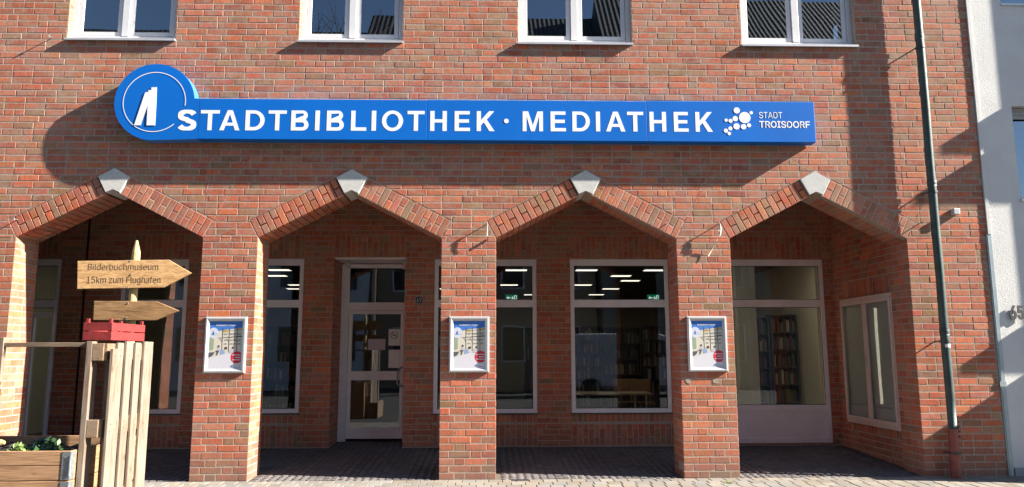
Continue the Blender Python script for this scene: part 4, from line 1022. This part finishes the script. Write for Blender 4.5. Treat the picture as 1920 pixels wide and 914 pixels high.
for (t, b) in (('Bilderbuchmuseum', (-2.688, -2.150, 2.164, 2.217)), ('15km zum Flughafen', (-2.690, -2.125, 2.041, 2.112))):
    me = text_mesh(t, .001, -.010 if t[0] == 'B' else -.006)
    o = stand(me, *b, -2.9255, .001, 'lettering', M['engraved'])
    cxy = T1 @ Vector((o.location.x, o.location.y, 0)); o.location = Vector((cxy.x, cxy.y, o.location.z)); o.rotation_euler.z = R(8)
    sh = .03
    o.data.transform(Matrix(((1, 0, 0, 0), (0, 1, 0, 0), (sh*.5, 0, 1, 0), (0, 0, 0, 1))))
    wl = o.location.copy(); o.parent = a1; o.location = wl-world_loc(a1)
m = MB()
for (x, z) in ((-2.355, 2.128), (-2.372, 2.238), (-2.375, 2.018), (-2.365, 1.89), (-2.37, 1.77)): m.tube([(x, -2.93, z), (x, -2.92, z)], .006, 8)
m.build('screw', M['steel'], sp)

# ------------------------------------------------------------------ library room behind the glass
mb = MB(); RX0, RX1, RY1, RZ = -7.4, 6.75, 18.2, 3.3
mb.box(RX0, RX1, RY1, RY1+.1, 0, RZ); mb.box(RX0-.1, RX0, YB+.3, RY1, 0, RZ); mb.box(RX1, RX1+.1, YB+.3, RY1, 0, RZ); mb.build('reading_room_walls', M['beige'], lib)
box('reading_room_floor', M['lino'], (RX0, RX1, YB+.3, RY1, .05, .1), lib); box('reading_room_ceiling', M['ceil'], (RX0, RX1, YB+.3, RY1, RZ, RZ+.1), lib)
box('partition_wall', M['beige'], (4.72, 4.82, YB+.35, 4.2, .1, RZ), lib)
lp = None; LAMPS = []
for y in (4.75, 3.9, 7.13, 8.36, 9.54, 10.73, 11.95, 14.1, 16.3):
    for x in {7.13: (-3.98, 1.16, 2.70, 4.20), 8.36: (-4.39, 3.67, -1.0), 9.54: (4.11, 2.2), 10.73: (-4.5, 1.09, 3.06), 11.95: (-4.86, 4.0, -.6), 14.1: (1.87, 3.89), 16.3: (.95, 1.89, 3.8), 4.75: (-6.3,), 3.9: (-4.5, .5, 2.6, 6.0)}[y]: LAMPS.append((x, y))
for k, (x, y) in enumerate(LAMPS):
    if lp is None:
        lp = empty('ceiling_lamp', (0, 0, RZ), 'x', 'lamp'); m = MB(); m.box(-.24, .24, -.14, .14, -.03, -.001); m.build('lamp_housing', M['pvc'], lp).location = (0, 0, -.03); m = MB(); m.box(-.23, .23, -.13, .13, -.034, -.031); m.build('lamp_diffuser', M['lamp'], lp).location = (0, 0, -.034); e = lp
    else:
        e = lp.copy(); COL.objects.link(e)
        for ch in list(lp.children): c = ch.copy(); COL.objects.link(c); c.parent = e
    ys = sorted({q[1] for q in LAMPS}); xs = sorted(q[0] for q in LAMPS if q[1] == y); nm = ['first', 'second', 'third', 'fourth', 'fifth', 'sixth', 'seventh', 'eighth', 'ninth'][ys.index(y)]
    ps_ = {1: ['the only lamp'], 2: ['left lamp', 'right lamp'], 3: ['left lamp', 'middle lamp', 'right lamp'], 4: ['far left lamp', 'left of centre lamp', 'right of centre lamp', 'far right lamp']}[len(xs)][xs.index(x)]
    if y == 3.9:  # added row, out of view above the window heads, brightens the room
        for c in e.children:
            if c.name.startswith('lamp_diffuser'): c.data = c.data.copy(); c.data.materials[0] = M['lamp_added']
    e.location = (x, y, RZ); tag(e, 'bright ceiling lamp, %s of the %s row behind the windows' % (ps_, nm), 'lamp', 'ceiling lamps in the reading room')
for (x, lb) in ((4.57, 'green exit sign seen through the right middle window'), (1.11, 'green exit sign seen through the window behind the middle pillar')):
    e = empty('exit_sign', (x, 9, 2.73), lb, 'exit sign', 'exit signs in the reading room')
    box('sign_plate', M['exit_green'], (x-.15, x+.15, 9, 9.03, 2.73, 2.88), e)
    m = MB(); m.box(x-.06, x-.02, 8.995, 8.999, 2.795, 2.812)
    poly(m, [(x-.13, 2.803), (x-.08, 2.765), (x-.08, 2.842)], 8.996); m.box(x-.08, x-.04, 8.995, 8.999, 2.792, 2.815)
    m.box(x+.06, x+.12, 8.995, 8.999, 2.745, 2.86); m.mi = 1; m.box(x+.078, x+.104, 8.992, 8.994, 2.745, 2.845)
    m.mi = 0; poly(m, [(x+.005, 2.75), (x+.03, 2.79), (x+.05, 2.75), (x+.055, 2.755), (x+.04, 2.81), (x+.02, 2.845), (x+.0, 2.80)], 8.994)
    m.build('pictogram', [M['exit_white'], M['exit_green']], e)
BOOKC = [(70, 40, 30), (40, 50, 70), (120, 100, 70), (150, 140, 120), (60, 70, 50), (90, 30, 30), (30, 30, 34), (170, 160, 140), (110, 70, 40), (50, 80, 100)]
M['book'] = (lambda t: t.base(t.n('ShaderNodeAttribute', attribute_name='bcol').outputs['Color'], .6))(NT('book_covers'))
def bookcase(x0, x1, y, z1, lb, grp, ry=0, face=-1):
    e = empty('bookcase', ((x0+x1)/2, y, .1), lb, 'bookcase', grp); d = .30; m = MB(); k = max(3, int((z1-.1)/.34))
    m.box(x0, x0+.03, y, y+d, .1, z1); m.box(x1-.03, x1, y, y+d, .1, z1); m.box(x0+.03, x1-.03, y+d-.02, y+d, .1, z1); m.build('case', M['shelf'], e)
    bk = MB()
    for i in range(k+1):
        z = .16+(z1-.18)*i/k
        box('shelf_board', M['shelf'], (x0+.03, x1-.03, y+.002, y+d-.021, z, z+.022), e)
        if i == k: break
        u = x0+.04
        while u < x1-.07:
            wd = rng.uniform(.02, .05); hh = rng.uniform(.18, .28)
            if rng.random() < .9: bk.box(u, u+wd-.003, y+rng.uniform(.02, .06), y+.24, z+.0225, z+.0225+hh, tuple(x*1.0 for x in lin(*rng.choice(BOOKC))[:3]))
            u += wd
    bk.build('books', M['book'], e, kind='stuff')
for k in range(5): bookcase(1.45+k*.98, 2.39+k*.98, 9.6, 2.10+.04*(k % 2), '%s bookcase from the left at the back behind the right middle window' % ('first', 'second', 'third', 'fourth', 'fifth')[k], 'bookcases behind the middle windows')
for k in range(2): bookcase(.0-1.0*k-.2, .94-1.0*k-.2, 7.4, 1.95, '%s dark bookcase seen through the window behind the middle pillar' % ('right', 'left')[k], 'bookcases behind the middle pillar window')
for k in range(3): bookcase(-5.2+k*.98, -4.26+k*.98, 7.2, 2.05, '%s dark bookcase seen through the window left of the entrance' % ('left', 'middle', 'right')[k], 'bookcases left of the entrance')
SH4 = ['first dark bookcase from the left behind the panelled shop window', 'second dark bookcase from the left behind the panelled shop window', 'narrow dark bookcase with face out books at the right behind the panelled shop window']
for k in range(3): bookcase(5.02+k*.56, 5.55+k*.56, 5.6, 2.14+.04*k, SH4[k], 'bookcases behind the panelled shop window')
tb = empty('reading_table', (2.75, 4.5, .1), 'light wooden reading table behind the right middle window', 'table')
box('table_top', M['table'], (2.0, 3.5, 4.3, 5.1, .73, .765), tb, .004)
for x in (2.12, 2.32, 3.18, 3.38): m = MB(); m.tube([(x, 4.40, .1), (x, 4.40, .73)], .014, 8); m.build('leg', M['sill'], tb)
for (x, y, lb) in ((3.15, 5.15, 'brown wooden chair left behind the reading table'), (3.45, 5.1, 'brown wooden chair at the right end of the reading table')):
    e = empty('wooden_chair', (x, y, .1), lb, 'chair', 'chairs at the reading table')
    box('seat', M['chair'], (x-.2, x+.2, y-.2, y+.2, .53, .56), e, .005); box('backrest', M['chair'], (x-.2, x+.2, y+.18, y+.21, .70, .98), e, .005)
    for (a, b) in ((-.18, -.18), (.18, -.18), (-.18, .18), (.18, .18)): m = MB(); m.tube([(x+a, y+b, .1), (x+a, y+b, .53 if b < 0 else .9)], .015, 6); m.build('leg', M['chair'], e)
m = MB(); m.tube([(-3.52, 4.1, .1), (-3.52, 4.1, RZ)], .10, 20); tag(m.build('column', M['pvc'], lib, smooth=True))
# roller blind / poster stand behind the glass of the first window
ps = empty('floor_stand', (-4.3, 3.5, .1), 'dark notice stand behind the window left of the first pillar', 'stand'); m = MB(); m.tube([(-4.3, 3.5, .1), (-4.3, 3.5, 1.35)], .015, 8); m.tube([(-4.45, 3.5, .12), (-4.15, 3.5, .12)], .015, 8); m.build('pole', M['dark'], ps); box('board', M['shelf'], (-4.42, -4.18, 3.47, 3.49, 1.30, 1.62), ps)

# ------------------------------------------------------------------ across the street (seen mirrored in the glass)
def house(x0, x1, y, zt, ridge, wm, lb, seed):
    r = random.Random(seed); e = empty('town_house', ((x0+x1)/2, y, 0), lb, 'building', 'town houses across the street'); m = MB(); m.box(x0, x1, y-8, y, 0, zt); m.build('wall', wm, e)
    m = MB(); m.add([(x0-.2, y+.35, zt-.15), (x1+.2, y+.35, zt-.15), (x1+.2, y-4, ridge), (x0-.2, y-4, ridge), (x0-.2, y-8.3, zt-.15), (x1+.2, y-8.3, zt-.15)], [(0, 1, 2, 3), (3, 2, 5, 4), (0, 3, 4), (1, 5, 2)]); m.build('roof', M['tiles'], e)
    nx = int((x1-x0)/1.9)
    for s in range(int(zt/3)):
        for k in range(nx):
            xx = x0+(k+.5)*(x1-x0)/nx; z = .5+s*3+.6
            m = MB(); m.box(xx-.5, xx+.5, y-.05, y+.03, z, z+1.5); W = m.build('window', M['pvc'], e)
            box('pane', M['pane_dark'], (xx-.43, xx+.43, y+.031, y+.04, z+.07, z+1.43), W)
house(-27, -4.5, -17, 11.0, 15.0, M['plaster'], 'white rendered town house across the street, on the left', 1)
house(-4.3, 5.0, -17.4, 11.6, 15.9, M['facade2'], 'ochre rendered town house across the street, in the middle', 2)
house(5.2, 16, -17, 11.8, 16.6, M['facade'], 'grey rendered town house across the street, on the right', 3)
vn = empty('parked_van', (5.6, -12.8, 0), 'white delivery van parked across the street', 'van')
prof = [(3.3, .35), (3.3, 2.0), (3.45, 2.14), (6.4, 2.14), (6.75, 2.0), (7.35, 1.25), (8.05, 1.08), (8.2, .8), (8.2, .35)]
m = MB(); n = len(prof); m.add([(p[0], -13.7, p[1]) for p in prof]+[(p[0], -11.9, p[1]) for p in prof], [list(range(n)), list(range(2*n-1, n-1, -1))]+[[i, n+i, n+(i+1) % n, (i+1) % n] for i in range(n)]); m.build('body', M['van'], vn, bevel=.05)
m = MB(); m.add([(6.1, -11.89, 1.35), (7.2, -11.89, 1.3), (6.75, -11.89, 1.88), (6.1, -11.89, 1.95)], [(0, 1, 2, 3)]); m.build('side_window', M['pane_dark'], vn)
m = MB(); m.add([(7.33, -13.5, 1.29), (7.33, -12.1, 1.29), (6.79, -12.1, 1.97), (6.79, -13.5, 1.97)], [(0, 1, 2, 3)]); m.build('windscreen', M['pane_dark'], vn)
for x in (4.0, 7.4):
    for y in (-13.65, -11.95): m = MB(); m.tube([(x, y-.1, .33), (x, y+.1, .33)], .33, 20); m.build('wheel', M['tyre'], vn)
def bare_tree(x, y, h, lb, seed):
    r = random.Random(seed); e = empty('bare_tree', (x, y, 0), lb, 'tree', 'bare street trees'); m = MB(); m.tube([(x, y, 0), (x+.05, y, h*.35)], [.16, .12], 8); m.build('trunk', M['bark'], e); m = MB()
    def br(p, d, l, rad, k):
        q = p+d*l; m.tube([p, q], [rad, rad*.65], 5, False)
        if k == 0: return
        for _ in range(3):
            nd = (d+Vector((r.gauss(0, .45), r.gauss(0, .45), r.gauss(.1, .3)))).normalized(); br(p+d*l*r.uniform(.6, 1), nd, l*r.uniform(.6, .85), rad*.6, k-1)
    br(Vector((x+.05, y, h*.35)), Vector((0, 0, 1)), h*.22, .11, 5); m.build('branches', M['bark'], e)
bare_tree(-3.9, -13.4, 13.5, 'bare tree standing across the street, on the left', 5); bare_tree(9.5, -13.6, 9, 'bare tree standing across the street, on the right', 6)
